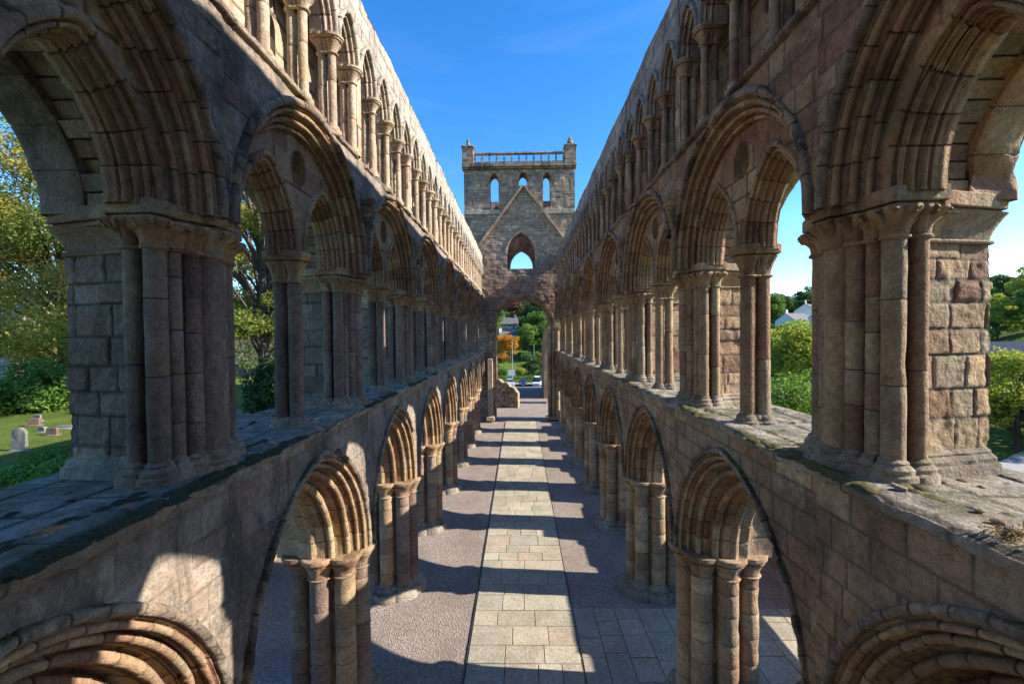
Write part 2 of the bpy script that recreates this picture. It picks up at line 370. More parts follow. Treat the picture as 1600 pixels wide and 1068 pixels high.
def outline_union(polys, circs, c0, n):
    """star shaped outer outline round c0 of polygons and circles"""
    th = np.arange(n) * 2 * np.pi / n; D = np.stack([np.cos(th), np.sin(th)], 1); R = np.zeros(n)
    for poly in polys:
        p = np.array(poly) - c0
        for a, b in zip(p, np.roll(p, -1, 0)):
            ed = b - a; den = D[:, 0] * ed[1] - D[:, 1] * ed[0]
            den = np.where(np.abs(den) < 1e-9, 1e-9, den)
            t = (a[0] * ed[1] - a[1] * ed[0]) / den; q = (a[0] * D[:, 1] - a[1] * D[:, 0]) / den
            ok = (t > 0) & (q >= -1e-6) & (q <= 1 + 1e-6); R = np.where(ok, np.maximum(R, t), R)
    for (x, y, r) in circs:
        x -= c0[0]; y -= c0[1]; b = D[:, 0] * x + D[:, 1] * y; q = b * b - (x * x + y * y - r * r)
        t = b + np.sqrt(np.maximum(q, 0)); R = np.where(q > 0, np.maximum(R, t), R)
    pts = D * R[:, None] + c0
    tan = np.roll(pts, -1, 0) - np.roll(pts, 1, 0); nrm = np.stack([tan[:, 1], -tan[:, 0]], 1)
    for _ in range(2): nrm = nrm + np.roll(nrm, 1, 0) + np.roll(nrm, -1, 0)
    nrm /= np.linalg.norm(nrm, axis=1, keepdims=True) + 1e-9
    return pts, nrm
def loft(mb, s, vc, pts, nrm, rows, amp=0.008, seed=0, blocks=0.0, flute=None, smoothout=0.0, cap=True):
    r = np.random.default_rng(seed); n = len(pts); cen = pts.mean(0); segs = [[]]
    for x in rows:
        if x is None: segs.append([segs[-1][-1]])
        else: segs[-1].append(x)
    NR = np.stack([s * nrm[:, 0], nrm[:, 1], np.zeros(n)], -1); tone = r.random(64)[(np.arange(n) // max(4, n // 14)) % 64][None, :]
    for sg in segs:
        P = []
        for (o, z) in sg:
            p = pts + nrm * np.reshape(o, (-1, 1) if np.ndim(o) else ()); P.append(WP(s, p[:, 0], vc + p[:, 1], z))
        P = np.array(P); P = P + (fbm(P, 6, 3, seed % 7) * amp - np.clip(fbm(P, 2.1, 3, 23) - 0.2, 0, 1) * amp * 6)[..., None] * NR
        mb.grid(P, tone, cv=True, flip=(s < 0))
    if cap:
        mb.grid(np.stack([P[-1], np.repeat(WP(s, cen[0], vc + cen[1], rows[-1][1])[None], n, 0)]), tone, cv=True, flip=(s < 0))
def core(mb, s, vc, poly, z0, z1, res, seed, rough=0.02, **kw):
    """prismatic masonry core with real block relief; poly in (u, v), counter-clockwise"""
    p = resample(np.vstack([poly, poly[:1]]), res)[:-1]; n = len(p)
    tan = np.roll(p, -1, 0) - np.roll(p, 1, 0); nrm = np.stack([tan[:, 1], -tan[:, 0]], 1); nrm /= np.linalg.norm(nrm, axis=1, keepdims=True) + 1e-9
    per = np.concatenate([[0], np.cumsum(np.linalg.norm(np.diff(p, axis=0), axis=1))])
    nz = max(2, int((z1 - z0) / res)); z = np.linspace(z0, z1, nz)
    U = np.repeat(per[None], nz, 0); Z = np.repeat(z[:, None], n, 1)
    tone, d, m = ashlar(U, Z, seed, **kw)
    P0 = WP(s, p[:, 0][None], vc + p[:, 1][None], Z)
    d = d + rough * (0.55 * fbm(P0, 4, 4, seed) + 0.75 * fbm(P0, 11, 3, seed + 2) - 0.15) - np.clip(fbm(P0, 1.3, 2, 31) - 0.35, 0, 1) * rough * 5
    q = p[None] + nrm[None] * d[..., None]
    P = WP(s, q[..., 0], vc + q[..., 1], Z)
    mb.grid(P, tone[:-1, :], m, cv=True, flip=(s < 0))
def inpoly(X, Y, poly):
    r = np.zeros(X.shape, bool); n = len(poly)
    for i in range(n):
        x0, y0 = poly[i]; x1, y1 = poly[(i + 1) % n]
        if y0 == y1: continue
        r ^= ((y0 > Y) != (y1 > Y)) & (X < (x1 - x0) * (Y - y0) / (y1 - y0) + x0)
    return r
def pierced(mb, fr, x0, x1, y0, y1, res, holes, seed, outer=None, rough=0.01, flip=False, plain=False, top=None, pin=0.0, **kw):
    """wall sheet in the frame fr(X, Y, d) with openings whose edges the mesh follows"""
    nx = max(2, int((x1 - x0) / res) + 1); ny = max(2, int((y1 - y0) / res) + 1)
    X, Y = np.meshgrid(np.linspace(x0, x1, nx), np.linspace(y0, y1, ny), indexing='ij')
    if top is not None:
        k = (Y - y0) / (y1 - y0); Y = y0 + k * (top(X) - y0)
    cx = (X[:-1, :-1] + X[1:, 1:]) / 2; cy = (Y[:-1, :-1] + Y[1:, 1:]) / 2
    keep = np.ones(cx.shape, bool)
    if outer is not None: keep &= inpoly(cx, cy, outer)
    for h in holes: keep &= ~inpoly(cx, cy, h)
    kk = np.pad(keep, 1, mode='edge'); anyk = kk[:-1, :-1] | kk[1:, :-1] | kk[:-1, 1:] | kk[1:, 1:]; allk = kk[:-1, :-1] & kk[1:, :-1] & kk[:-1, 1:] & kk[1:, 1:]
    bd = anyk & ~allk; bi = np.argwhere(bd)
    if len(bi):
        Q = np.stack([X[bd], Y[bd]], 1); best = np.full(len(Q), 1e9); tgt = Q.copy()
        for h in list(holes) + ([outer] if outer is not None else []):
            h = np.array(h)
            for a, b in zip(h, np.roll(h, -1, 0)):
                ed = b - a; l = (ed ** 2).sum()
                if l < 1e-12: continue
                t = np.clip(((Q - a) @ ed) / l, 0, 1); pt = a + t[:, None] * ed; dd = ((Q - pt) ** 2).sum(1)
                k = dd < best; best[k] = dd[k]; tgt[k] = pt[k]
        ok = best < (1.6 * res) ** 2
        Q[ok] = tgt[ok]; X[bd] = Q[:, 0]; Y[bd] = Q[:, 1]
    if plain: tone, d, m = np.full_like(X, 0.5), np.zeros_like(X), np.zeros_like(X)
    else: tone, d, m = ashlar(X, Y, seed, **kw)
    P = fr(X, Y, 0 * X); d = d + rough * fbm(P, 2.5, 4, seed); d = np.where(bd, np.minimum(d, 0) * 0.3, d)
    if pin: d = d * np.clip(np.minimum(X - x0, x1 - X) / pin, 0, 1)
    mb.grid(fr(X, Y, d), tone[:-1, :-1], m, keep=keep, flip=flip)
def archpoly(vc, half, z0, zs, c, n=10):
    pts = [(vc - half, z0)]
    for f in np.linspace(-1, 1, 2 * n + 1):
        x, y = arch_xy(np.array(half), c, np.array(f if abs(f) > 1e-9 else 1e-9)); pts.append((vc + float(x), zs + float(y)))
    pts.append((vc + half, z0)); return pts
def reveal(mb, fr, poly, d0, d1, n=4, tone=None, closed=False, seed=0):
    """the inner faces of an opening, from depth d0 to d1"""
    p = resample(np.array(poly + ([poly[0]] if closed else []), float), 0.12); k = np.linspace(d0, d1, n)
    X = np.repeat(p[:, 0][:, None], n, 1); Y = np.repeat(p[:, 1][:, None], n, 1)
    r = np.random.default_rng(seed)
    P = fr(X, Y, -np.repeat(k[None], len(p), 0))
    P = P + 0.012 * np.stack([fbm(P, 4, 2, 1), fbm(P, 4, 2, 2), fbm(P, 4, 2, 3)], -1) * np.array([0, 0, 0] if n < 3 else [1, 1, 1])
    t = r.random((max(1, len(p) // 3 + 1), n))[np.arange(len(p) - 1) // 3][:, :n - 1]
    mb.grid(P, t)

# ------------------------------------------------------------------ ground sheet and hills
def hz(x, y):
    x = np.asarray(x, float); y = np.asarray(y, float)
    ny = 1 - sst(58, 72, y)
    n = 2.0 * sst(-8.9, -9.5, x) * ny + 0.6 * sst(-20, -50, x) * ny
    s_ = -4.6 * sst(9.3, 36, x) + 18.0 * sst(62, 140, x) + 5 * sst(170, 420, x)
    e = -3.3 * sst(60, 76, y) * (1 - sst(8, 14, x) * 0.7) + 10.5 * sst(118, 215, y) + 22 * sst(215, 310, y) + 20 * sst(320, 700, y)
    e = e * (1 - sst(40, 90, x)) + 12 * sst(260, 600, y) * sst(40, 90, x)
    return -0.06 + n + s_ * (1 - 0.8 * sst(120, 200, y) * (1 - sst(50, 95, x))) + e + 10 * sst(-90, -260, x)
mb = MB()
def axis(lo, hi, c0, c1, fine, grow):
    a = list(np.arange(c0, c1 + 1e-6, fine)); st = fine
    while a[-1] < hi: st *= grow; a.append(a[-1] + st)
    st = fine
    while a[0] > lo: st *= grow; a.insert(0, a[0] - st)
    return np.array(a)
GX = axis(-3500, 3500, -45, 50, 1.0, 1.13); GY = axis(-600, 4000, -6, 90, 1.0, 1.10)
X, Y = np.meshgrid(GX, GY, indexing='ij'); Zg = hz(X, Y)
Pg = np.stack([X, Y, Zg], -1)
far = sst(9.5, 14, np.abs(X)) + sst(60, 66, Y); Pg[..., 2] += 0.25 * fbm(Pg * np.array([1, 1, 0]), 0.11, 3) * np.clip(far, 0, 1)
mb.grid(Pg)
m, nt, b = newmat('grass_ground'); g = nt.nodes.new('ShaderNodeNewGeometry')
c = ramp(nt, noise(nt, g.outputs['Position'], 0.35, 6, 0.65), [(0.3, (0.085, 0.13, 0.02)), (0.5, (0.13, 0.18, 0.03)), (0.7, (0.20, 0.21, 0.05))])
c = mixc(nt, ramp(nt, noise(nt, g.outputs['Position'], 7.0, 4, 0.7), [(0.35, 0.0), (0.7, 0.6)]), c, (0.05, 0.085, 0.012))
nt.links.new(c, b.inputs['Base Color']); b.inputs['Roughness'].default_value = 0.9; b.inputs['Specular IOR Level'].default_value = 0.1
bp = nt.nodes.new('ShaderNodeBump'); bp.inputs['Distance'].default_value = 0.12; nt.links.new(noise(nt, g.outputs['Position'], 9, 5, 0.8), bp.inputs['Height']); nt.links.new(bp.outputs[0], b.inputs['Normal'])
M['grass'] = m
tag(mb.build('ground', m, origin=(0, 0, 0)), kind='structure')

# gravel of the nave floor
m, nt, b = newmat('pink_grey_gravel'); g = nt.nodes.new('ShaderNodeNewGeometry'); P = g.outputs['Position']
vo = nt.nodes.new('ShaderNodeTexVoronoi'); vo.inputs['Scale'].default_value = 34; nt.links.new(P, vo.inputs['Vector'])
c = ramp(nt, vo.outputs['Color'], [(0.1, (0.19, 0.14, 0.115)), (0.5, (0.31, 0.245, 0.205)), (0.9, (0.45, 0.38, 0.325))])
c = mixc(nt, ramp(nt, noise(nt, P, 0.8, 5, 0.6), [(0.40, 0.0), (0.62, 0.5)]), c, (0.20, 0.15, 0.115))
nt.links.new(c, b.inputs['Base Color']); b.inputs['Roughness'].default_value = 0.95
bp = nt.nodes.new('ShaderNodeBump'); bp.inputs['Distance'].default_value = 0.02; nt.links.new(vo.outputs[0], bp.inputs['Height']); nt.links.new(bp.outputs[0], b.inputs['Normal'])
M['gravel'] = m
mb = MB(); X, Y = np.meshgrid(np.linspace(-9.4, 9.3, 60), np.linspace(-3, 62, 150), indexing='ij')
P = np.stack([X, Y, 0 * X], -1); P[..., 2] = ZF + 0.012 * fbm(P, 0.9, 3); mb.grid(P)
tag(mb.build('gravel_floor', m, origin=(0, 30, 0)), kind='structure')
# flagstone path, each slab with its own height, a branch to the right by the doorway
mb = MB()
def slabs(x0, x1, y0, y1, along, r):
    y = y0
    while y < y1 - 0.05:
        h = min(r.uniform(0.46, 0.82), y1 - y)
        if y1 - y - h < 0.25: h = y1 - y
        x = x0
        while x < x1 - 0.05:
            ww = r.uniform(0.5, 1.05)
            if x1 - x - ww < 0.4: ww = x1 - x
            gp = 0.009; t = r.random(); dz = r.uniform(-0.004, 0.006); tilt = r.uniform(-0.004, 0.004)
            if along: mb.box(((x + x + ww) / 2, y + h / 2, ZF + 0.005 + dz), (ww - 2 * gp, h - 2 * gp, 0.06), t, bev=0.006)
            else: mb.box((y + h / 2, x + ww / 2, ZF + 0.005 + dz), (h - 2 * gp, ww - 2 * gp, 0.06), t, bev=0.006)
            x += ww
        y += h
slabs(-1.30, 1.36, 2.0, 37.2, True, R_)
slabs(8.2, 11.75, 1.40, 8.3, False, R_)
fo = tag(mb.build('flagstone_path', M['flag'], smooth=False, origin=(0, 20, 0)), kind='structure')
mb = MB(); mb.box((-1.322, 19.6, ZF + 0.005), (0.02, 35.2, 0.05)); mb.box((1.38, 24.6, ZF + 0.005), (0.02, 25.2, 0.045))
tag(mb.build('path_edging', flat('dark_steel', (0.05, 0.045, 0.04), 0.6), smooth=False), kind='structure')

# ------------------------------------------------------------------ the two nave walls
TPOLY = [(0.15, 0.08), (0.27, 0.08), (0.27, 0.18), (0.33, 0.18), (0.33, 0.34), (0.37, 0.43), (0.64, 0.43), (0.67, 0.37), (1.60, 0.18)]
TPOLY = np.array([(u, -v) for u, v in TPOLY] + [(u, v) for u, v in TPOLY[::-1]])
TSH = [(0.22, 0.0, 0.125), (0.27, 0.18, 0.09), (0.33, 0.345, 0.075), (0.38, 0.505, 0.095), (0.595, 0.50, 0.085)]
TSH = TSH[:1] + [(u, sg * v, r) for u, v, r in TSH[1:] for sg in (1, -1)]
MSH = [(0.825 + 0.60 * math.cos(a), 0.50 * math.sin(a), 0.20) for a in np.radians([0, 90, 180, 270])] + [(0.825 + 0.44 * sx, 0.38 * sy, 0.20) for sx in (1, -1) for sy in (1, -1)]
MPOLY = np.array([(0.825 + 0.58 * math.cos(a), 0.48 * math.sin(a)) for a in np.linspace(0, 2 * np.pi, 24, endpoint=False)])
TOUT = outline_union([TPOLY], TSH, np.array((0.75, 0.0)), 200)
MOUT = outline_union([MPOLY], MSH, np.array((0.825, 0.0)), 144)
APOLY = [(0.02, 0.16), (0.12, 0.19), (0.14, 0.31), (0.20, 0.34), (0.22, 0.54), (0.26, 0.68), (0.74, 0.68), (0.77, 0.54), (1.64, 0.31)]
APOLY = np.array([(u, -v) for u, v in APOLY] + [(u, v) for u, v in APOLY[::-1]])
AOUT = outline_union([APOLY], [], np.array((0.75, 0.0)), 260)
CAP4 = [(0.19, 0.21), (0.78, 0.21), (0.78, -0.21), (0.19, -0.21)]; CABA = outline_union([np.array(CAP4)], [], np.array((0.485, 0.0)), 96)
COUT = outline_union([], [(0.37, 0, 0.105), (0.60, 0, 0.105), (0.485, 0, 0.085)], np.array((0.485, 0.0)), 72)
SOUT = outline_union([], [(0.17, 0, 0.075), (0.34, 0, 0.075), (0.255, 0, 0.06)], np.array((0.255, 0.0)), 48)
RES = [0.03, 0.03, 0.045, 0.06, 0.08, 0.1, 0.12, 0.12, 0.14]

def bell(n, z0, z1, o0, o1, lobes, k=7, seed=0):
    """rows of a flaring leaf capital: neck ring, fluted bell, moulded abacus"""
    th = np.arange(n) * 2 * np.pi / n; h = z1 - z0; ph = np.abs(np.sin(lobes * th / 2)) ** 0.7
    rows = [(0.0, z0), None, (0.03, z0 + 0.008), (0.036, z0 + 0.022), (0.026, z0 + 0.036), None, (0.0, z0 + 0.04)]
    for q in np.linspace(0.12, 0.66, k):
        w_ = (q - 0.1) / 0.56; tip = 0.5 * max(0.0, (w_ - 0.72) / 0.28)
        rows.append((o0 + (o1 - o0) * w_ ** 1.9 + 0.05 * w_ * (ph - 0.6) * (1 - tip), z0 + h * q))
    rows += [None, (o1 - 0.035, z0 + h * 0.675), (o1 - 0.03, z0 + h * 0.72), None, (o1 + 0.02, z0 + h * 0.73), (o1 + 0.03, z0 + h * 0.80), None, (o1 + 0.05, z0 + h * 0.83), (o1 + 0.05, z0 + h * 0.97), None, (o1 + 0.03, z1)]
    return rows

def wall_side(s):
    L = s < 0; nm = 'left' if L else 'right'
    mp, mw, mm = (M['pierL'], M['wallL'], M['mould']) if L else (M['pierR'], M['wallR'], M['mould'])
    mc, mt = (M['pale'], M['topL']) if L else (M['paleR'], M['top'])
    root = thing('nave_wall', (s * (A + 0.8), 20, 0),
                 'tall roofless sandstone nave wall on the left with its pale clerestory in full sun' if L else
                 'tall roofless sandstone nave wall on the right with its inner face in shade', 'ruined wall'); root['kind'] = 'thing'
    for j in range(9):
        vc = YB[j] + B / 2; q = RES[j]; near = j < 2; sub = (5, 5, 4, 3, 2, 2, 2, 2, 2)[j]; ml = max(0.06, q * 1.3); rn = 9 if j < 3 else 6
        sd = j * 40 + (0 if L else 1000); v0, v1 = YB[j], YB[j + 1]
        kw = dict(blk=0.34, sub=sub, maxlen=ml, amp=0.006 if j < 4 else 0.012, jit=0.004)
        # ---- main arcade arch
        def orders(specs, c, zs, parent_name, mat, seed, par=root):
            part = None
            for i, (pf, o) in enumerate(specs):
                mb = MB(); k2 = dict(kw); k2.update(o); k2.pop('nm', None); k2.pop('mt', None)
                sweep(mb, s, vc + o.get('dv', 0), zs, pf, c, seed=seed + i, **{k: v for k, v in k2.items() if k != 'dv'})
                ob = mb.build(parent_name if part is None else o.get('nm', 'arch_order'), o.get('mt', mat), par if part is None else part)
                if part is None: part = ob
            return part
        orders([(rollprof(2.02, 1.93, 0.0, 0.11, 0.032, rn), {}),
                (rollprof(1.93, 1.84, 0.11, 0.24, 0.038, rn), {}),
                (rollprof(1.84, 1.69, 0.24, 0.48, 0.052, rn), {}),
                (rollprof(1.69, 1.52, 0.48, 0.80, 0.062, rn), {}),
                (np.array([(1.52, 0.80), (1.49, 0.83), (1.47, 0.88), (1.49, 0.93), (1.52, 0.96), (1.52, 1.12), (1.60, 1.2), (1.64, 1.3), (1.66, 1.66)]), dict(amp=0.02, chip=0.04)),
                (hoodprof(2.12, 2.025, 0.0, 0.075), dict(nm='hood_mould', mt=M['hood'], chip=0.06 + 0.03 * ((j + 1) % 3), amp=0.014, f1=(1, 1, 0.55, 1, 0.7, 1, 1, 1, 1)[j] if L else (1, 1, 1, 1, 0.62, 1, 1, 0.8, 1)[j]))],
               0.38, Z_CAP, 'main_arch', mm, sd)
        mb = MB()
        def frn(X, Y, d): return WP(s, -d, X, Y)
        def spandrel(r, c, zs, zt, seed, **k2):
            ap = [(v0 - 0.01, zs)] + archpoly(vc, r, zs, zs, c, 24)[1:-1] + [(v1 + 0.01, zs)] + [(v1 + 0.01, zt), (v0 - 0.01, zt)]
            pierced(mb, frn, v0, v1, zs, zt, (0.02, 0.02, 0.03, 0.045, 0.07, 0.09, 0.1, 0.12, 0.12)[j], [], seed, outer=ap, flip=(s > 0), pin=0.04, **k2)
        spandrel(2.06, 0.38, Z_CAP, Z_SH - 0.13, sd + 6, hr=(0.24, 0.36), wr=(0.3, 0.75), g=0.010, amp=0.004, e=0.024, rough=0.012)
        panel(mb, s, 1.65, v0, v1, archz(1.66, 0.38, Z_CAP, vc), Z_SH - 0.2, max(q, 0.08), sd + 7, out=1)
        mb.build('arcade_spandrel', mw, root)
        # ---- shelf of the triforium: weathered slabs
        mb = MB(); pr = resample(np.array([(0.03, 6.355), (-0.025, 6.365), (-0.055, 6.39), (-0.065, 6.44), (-0.06, 6.475), (-0.035, 6.50), (0.02, 6.515), (0.3, 6.51), (1.9, 6.46), (2.0, 6.40), (2.0, 6.1), (1.6, 6.05)]), max(q, 0.03))
        nv = int(B / q) + 1; vv = np.linspace(v0, v1, nv); U = np.repeat(pr[:, 0][None], nv, 0); Zs = np.repeat(pr[:, 1][None], nv, 0); V = np.repeat(vv[:, None], len(pr), 1)
        tone, d, jm = ashlar(V, np.where(Zs > 6.44, U, -0.3 + (Zs - 6.44)), sd + 8, hr=(0.4, 0.8), wr=(0.8, 1.7), e=0.03, g=0.018 if not L else 0.01, amp=0.004)
        P = WP(s, U, V, Zs); er = sst(0.45, -0.1, U) * (U < 0.5)
        dz = d + 0.02 * fbm(P, 1.8, 5, 4) * (0.35 + er) - np.clip(fbm(P, 2.6, 4, 8) - 0.1, 0, 1) * 0.12 * er
        P = WP(s, U + er * np.clip(fbm(P, 3.3, 4, 12), -0.3, 1) * 0.06, V, Zs + dz)
        mb.grid(P, tone[:-1, :-1], jm); mb.build('triforium_shelf', M['shelf'], root)
        # ---- triforium: round arch, tympanum with two lancets
        zi = Z_IMP
        orders([(rollprof(2.03, 1.93, 0.0, 0.10, 0.034, rn), {}),
                (rollprof(1.93, 1.83, 0.10, 0.20, 0.034, rn), {}),
                (rollprof(1.83, 1.75, 0.20, 0.34, 0.030, rn), {}),
                (np.array([(1.80, 0.62), (1.84, 0.70), (1.87, 1.20)]), dict(amp=0.045, blk=0.2, g=0.03, jit=0.03, mt=M['rubble'], nm='rubble_soffit', zk=0.8)),
                (np.array([(1.92, 1.18), (1.83, 1.2), (1.81, 1.24), (1.81, 1.62), (1.85, 1.68), (2.0, 1.68)]), dict(amp=0.02, blk=0.5, chip=0.10, mt=mw, zk=0.78)),
                (hoodprof(2.14, 2.03, 0.0, 0.085), dict(nm='hood_mould', mt=M['hood'], chip=0.05 + 0.03 * (j % 3), amp=0.012, f0=(-1, -1, -1, -0.72, -1, -1, -0.5, -1, -1)[j] if L else (-1, -1, -0.8, -1, -1, -0.6, -1, -1, -1)[j]))],
               0.0, zi, 'triforium_arch', mm, sd + 10)
        mb = MB(); c2 = 0.62
        def fr0(X, Y, d): return WP(s, 0.29 - d, vc + X, zi + Y)
        def fr1(X, Y, d): return WP(s, 0.67 + d, vc + X, zi + Y)
        outer = [(1.8 * math.cos(a), 1.8 * math.sin(a)) for a in np.linspace(0, np.pi, 40)]
        lan = [archpoly(dv, 0.70, -0.05, 0.0, c2) for dv in (-0.865, 0.865)]
        qf = []
        for a in np.linspace(0, 2 * np.pi, 32, endpoint=False): qf.append((0.21 * math.cos(a), 1.30 + 0.27 * math.sin(a) ))
        pierced(mb, fr0, -1.8, 1.8, 0.0, 1.8, max(0.035, q * 0.8), lan + [qf], sd + 20, outer=outer, rough=0.008, hr=(0.3, 0.5), wr=(0.3, 0.7), g=0.008, amp=0.003, e=0.015)
        pierced(mb, fr1, -1.8, 1.8, 0.0, 1.8, max(0.05, q), lan + [qf], sd + 21, outer=outer, rough=0.015, hr=(0.2, 0.35), wr=(0.2, 0.5))
        reveal(mb, fr0, qf, -0.03, 0.38, 4, closed=True)
        ty = mb.build('tympanum', mm, root)
        for dv in (-0.865, 0.865):
            pf = np.vstack([[(0.79, 0.29)], hoodprof(0.78, 0.70, 0.29, 0.05)[1:-1], rollprof(0.67, 0.645, 0.29, 0.365, 0.022, rn), rollprof(0.635, 0.615, 0.365, 0.45, 0.025, rn)[1:], rollprof(0.60, 0.585, 0.45, 0.54, 0.027, rn)[1:], [(0.60, 0.555), (0.585, 0.575), (0.58, 0.60), (0.585, 0.63), (0.605, 0.65), (0.61, 0.68), (0.78, 0.69)]])
            mb = MB(); sweep(mb, s, vc + dv, zi, pf, c2, seed=sd + 24 + int(dv > 0), blk=0.3, sub=max(2, sub - 2), maxlen=ml, amp=0.008)
            mb.build('lancet_arch', mm, ty)
        # paired shafts in the middle of the opening
        if not (L and j == 0):
            mb = MB(); loft(mb, s, vc, *COUT, bell(72, 8.72, Z_IMP, 0.0, 0.10, 9, k=9), seed=sd, amp=0.006); loft(mb, s, vc, *CABA, [(-0.15, 9.06), (-0.02, 9.06), None, (-0.02, 9.06), (0.0, 9.075), None, (0.0, 9.075), (0.0, 9.19), None, (0.0, 9.19), (-0.01, 9.205)], seed=sd, amp=0.008); cap = mb.build('triforium_column', mm, root); cap.name = 'triforium_column'
            for uu in (0.37, 0.60):
                mb = MB(); lathe(mb, s * (A + uu), (vc) * YS, [(6.62, 0.105), (8.74, 0.10)], 18 if j < 4 else 10, joints=0.0 if uu < 0.5 else 1.0, amp=0.008, seed=sd + 3, chip=0.025)
                mb.build('shaft', mp if L else M['pierR'], cap)
            mb = MB(); loft(mb, s, vc, *COUT, [(0.10, 6.44), (0.09, 6.54), None, (0.06, 6.56), (0.055, 6.6), (0.03, 6.63), (0.0, 6.66)], seed=sd + 1, amp=0.015); mb.build('base', M['base'], cap)
        mb = MB()
        spandrel(2.08, 0.0, zi, Z_STR + 0.02, sd + 26, hr=(0.22, 0.36), wr=(0.3, 0.7), g=0.008, amp=0.005, e=0.022, rough=0.02)
        panel(mb, s, 1.66, v0, v1, archz(1.9, 0.0, zi, vc, 0.78), Z_STR + 0.02, max(q, 0.08), sd + 27, out=1)
        mb.build('triforium_spandrel', mw, root)
        # ---- string course
        mb = MB(); pr = resample(np.array([(0.02, 11.30), (-0.025, 11.31), (-0.055, 11.335), (-0.06, 11.385), (-0.035, 11.40), (0.09, 11.46), (0.5, 11.50), (1.0, 11.50)]), max(q * 1.2, 0.04))
        nv = int(B / (q * 1.2)) + 1; vv = np.linspace(v0, v1, nv); U = np.repeat(pr[:, 0][None], nv, 0); Zs = np.repeat(pr[:, 1][None], nv, 0); V = np.repeat(vv[:, None], len(pr), 1)
        P = WP(s, U, V, Zs); er = sst(0.1, -0.1, U); nz = 0.015 * fbm(P, 5, 4, 2) + er * np.clip(fbm(P, 2.6, 4, 6) - 0.1, 0, 1) * 0.22
        tone, d, jm = ashlar(V, Zs * 0, sd + 28, wr=(0.5, 1.1), e=0.02, g=0.012, amp=0.006)
        mb.grid(WP(s, U + nz - d, V, Zs - er * nz * 0.3), tone[:-1, :-1], jm); mb.build('string_course', M['hood'], root)
        # ---- clerestory
        cl = []
        for i in range(4):
            dv = -B / 2 + B * (0.125 + 0.25 * i); va = vc + dv; cl.append(va)       # arch centres
            if True:
                mb = MB(); sweep(mb, s, va, Z_CC, np.vstack([rollprof(0.46, 0.40, 0.10, 0.18, 0.024, rn), rollprof(0.40, 0.34, 0.18, 0.44, 0.026, rn)[1:], [(0.36, 0.46), (0.5, 0.47)]]), 0.45, blk=0.3, sub=2, maxlen=max(0.1, ml), amp=0.01, seed=sd + 30 + i)
                ar = mb.build('clerestory_arch', mc, root)
                mb = MB(); sweep(mb, s, va, Z_CC, hoodprof(0.535, 0.455, 0.10, 0.085), 0.45, blk=0.4, sub=2, maxlen=max(0.1, ml), amp=0.014, chip=0.05, seed=sd + 34 + i); mb.build('hood_mould', mt, ar)
            vs = va - B / 8 - (0.13 if i == 0 else 0.0)                                                        # support between two arches
            mb = MB(); loft(mb, s, vs, *SOUT, bell(48, 12.88, Z_CC, 0.0, 0.085, 6, k=4 if j > 2 else 6), seed=sd + i, amp=0.01); cp = mb.build('clerestory_column', mc, root)
            for uu in (0.17, 0.34):
                mb = MB(); lathe(mb, s * (A + uu), (vs) * YS, [(11.62, 0.072), (12.9, 0.07)], 14 if j < 3 else 8, joints=0.62, amp=0.009, seed=sd + i * 3 + int(uu * 10), chip=0.02); mb.build('shaft', mc, cp)
            mb = MB(); loft(mb, s, vs, *SOUT, [(0.07, 11.48), (0.07, 11.54), (0.04, 11.57), (0.03, 11.62), (0.0, 11.66)], seed=sd + 5, amp=0.012); mb.build('base', mc, cp)
        # blind panel behind the arch over each pier
        mb = MB(); va = v0 + 0.13
        panel(mb, s, 0.13, va - 0.13, va + 0.13, 11.46, 13.22, max(0.03, q), sd + 41, wr=(0.5, 0.6), hr=(0.3, 0.6))
        for sg in (-1, 1): mb.quads(WP(s, np.array([0.13, 0.46, 0.46, 0.13]), va + sg * 0.13, np.array([11.46, 11.46, 13.22, 13.22])), [(0, 1, 2, 3)], 0.4)
        mb.build('pilaster', mc, root)
        def zl(v):
            z = np.full(len(v), Z_CC)
            for va in [cl[0] - B / 4] + cl + [cl[0] + B]: z = np.maximum(z, archz(0.50, 0.45, Z_CC, va)(v))
            return z
        mb = MB(); tp = lambda v: Z_TOP + 0.03 * np.sin(v * 1.7) + 0.06 * fbm(np.stack([v, 0 * v, 0 * v + s], -1), 0.9, 4)
        panel(mb, s, 0.10, v0, v1, zl, tp, q, sd + 42, hr=(0.2, 0.34), wr=(0.3, 0.7), rough=0.03)
        panel(mb, s, 0.46, v0, v1, zl, 14.45, max(q, 0.07), sd + 43, out=1)
        nv = max(3, int(B / max(q, 0.05))); vv = np.linspace(v0, v1, nv); uu = np.linspace(0.10, 1.4, 12); Vg, Ug = np.meshgrid(vv, uu, indexing='ij')
        P = WP(s, Ug, Vg, tp(vv)[:, None] + 0.0 * Ug); P[..., 2] += 0.05 * fbm(P, 3, 4, 3) * sst(0.1, 0.2, Ug); mb.grid(P, rng.random((nv - 1, 11)))
        mb.quads(WP(s, np.array([0.46, 0.46, 0.96, 0.96]), np.array([v0, v1, v1, v0]), 14.45), [(0, 1, 2, 3)])
        mb.build('wall_head', mt, root)
        # outer wall of the passage, pierced by two lancet windows in each bay
        mb = MB(); win = [archpoly(va, 0.13, 12.0, 13.0, 0.2) for va in ([] if j < 2 and not L else cl[1:3] if j % 2 == 0 else cl[2:3])]
        def fi(X, Y, d): return WP(s, 0.96 - d, X, Y)
        def fo_(X, Y, d): return WP(s, 1.40 + d, X, Y)
        pierced(mb, fi, v0, v1, 11.4, 14.45, max(q * 1.3, 0.06), win, sd + 44)
        pierced(mb, fo_, v0, v1, 11.2, 14.8, max(q * 1.5, 0.09), win, sd + 45)
        for h in win: reveal(mb, fi, h, 0.0, 0.44, 3, closed=True)
        mb.build('outer_wall', mc, root)
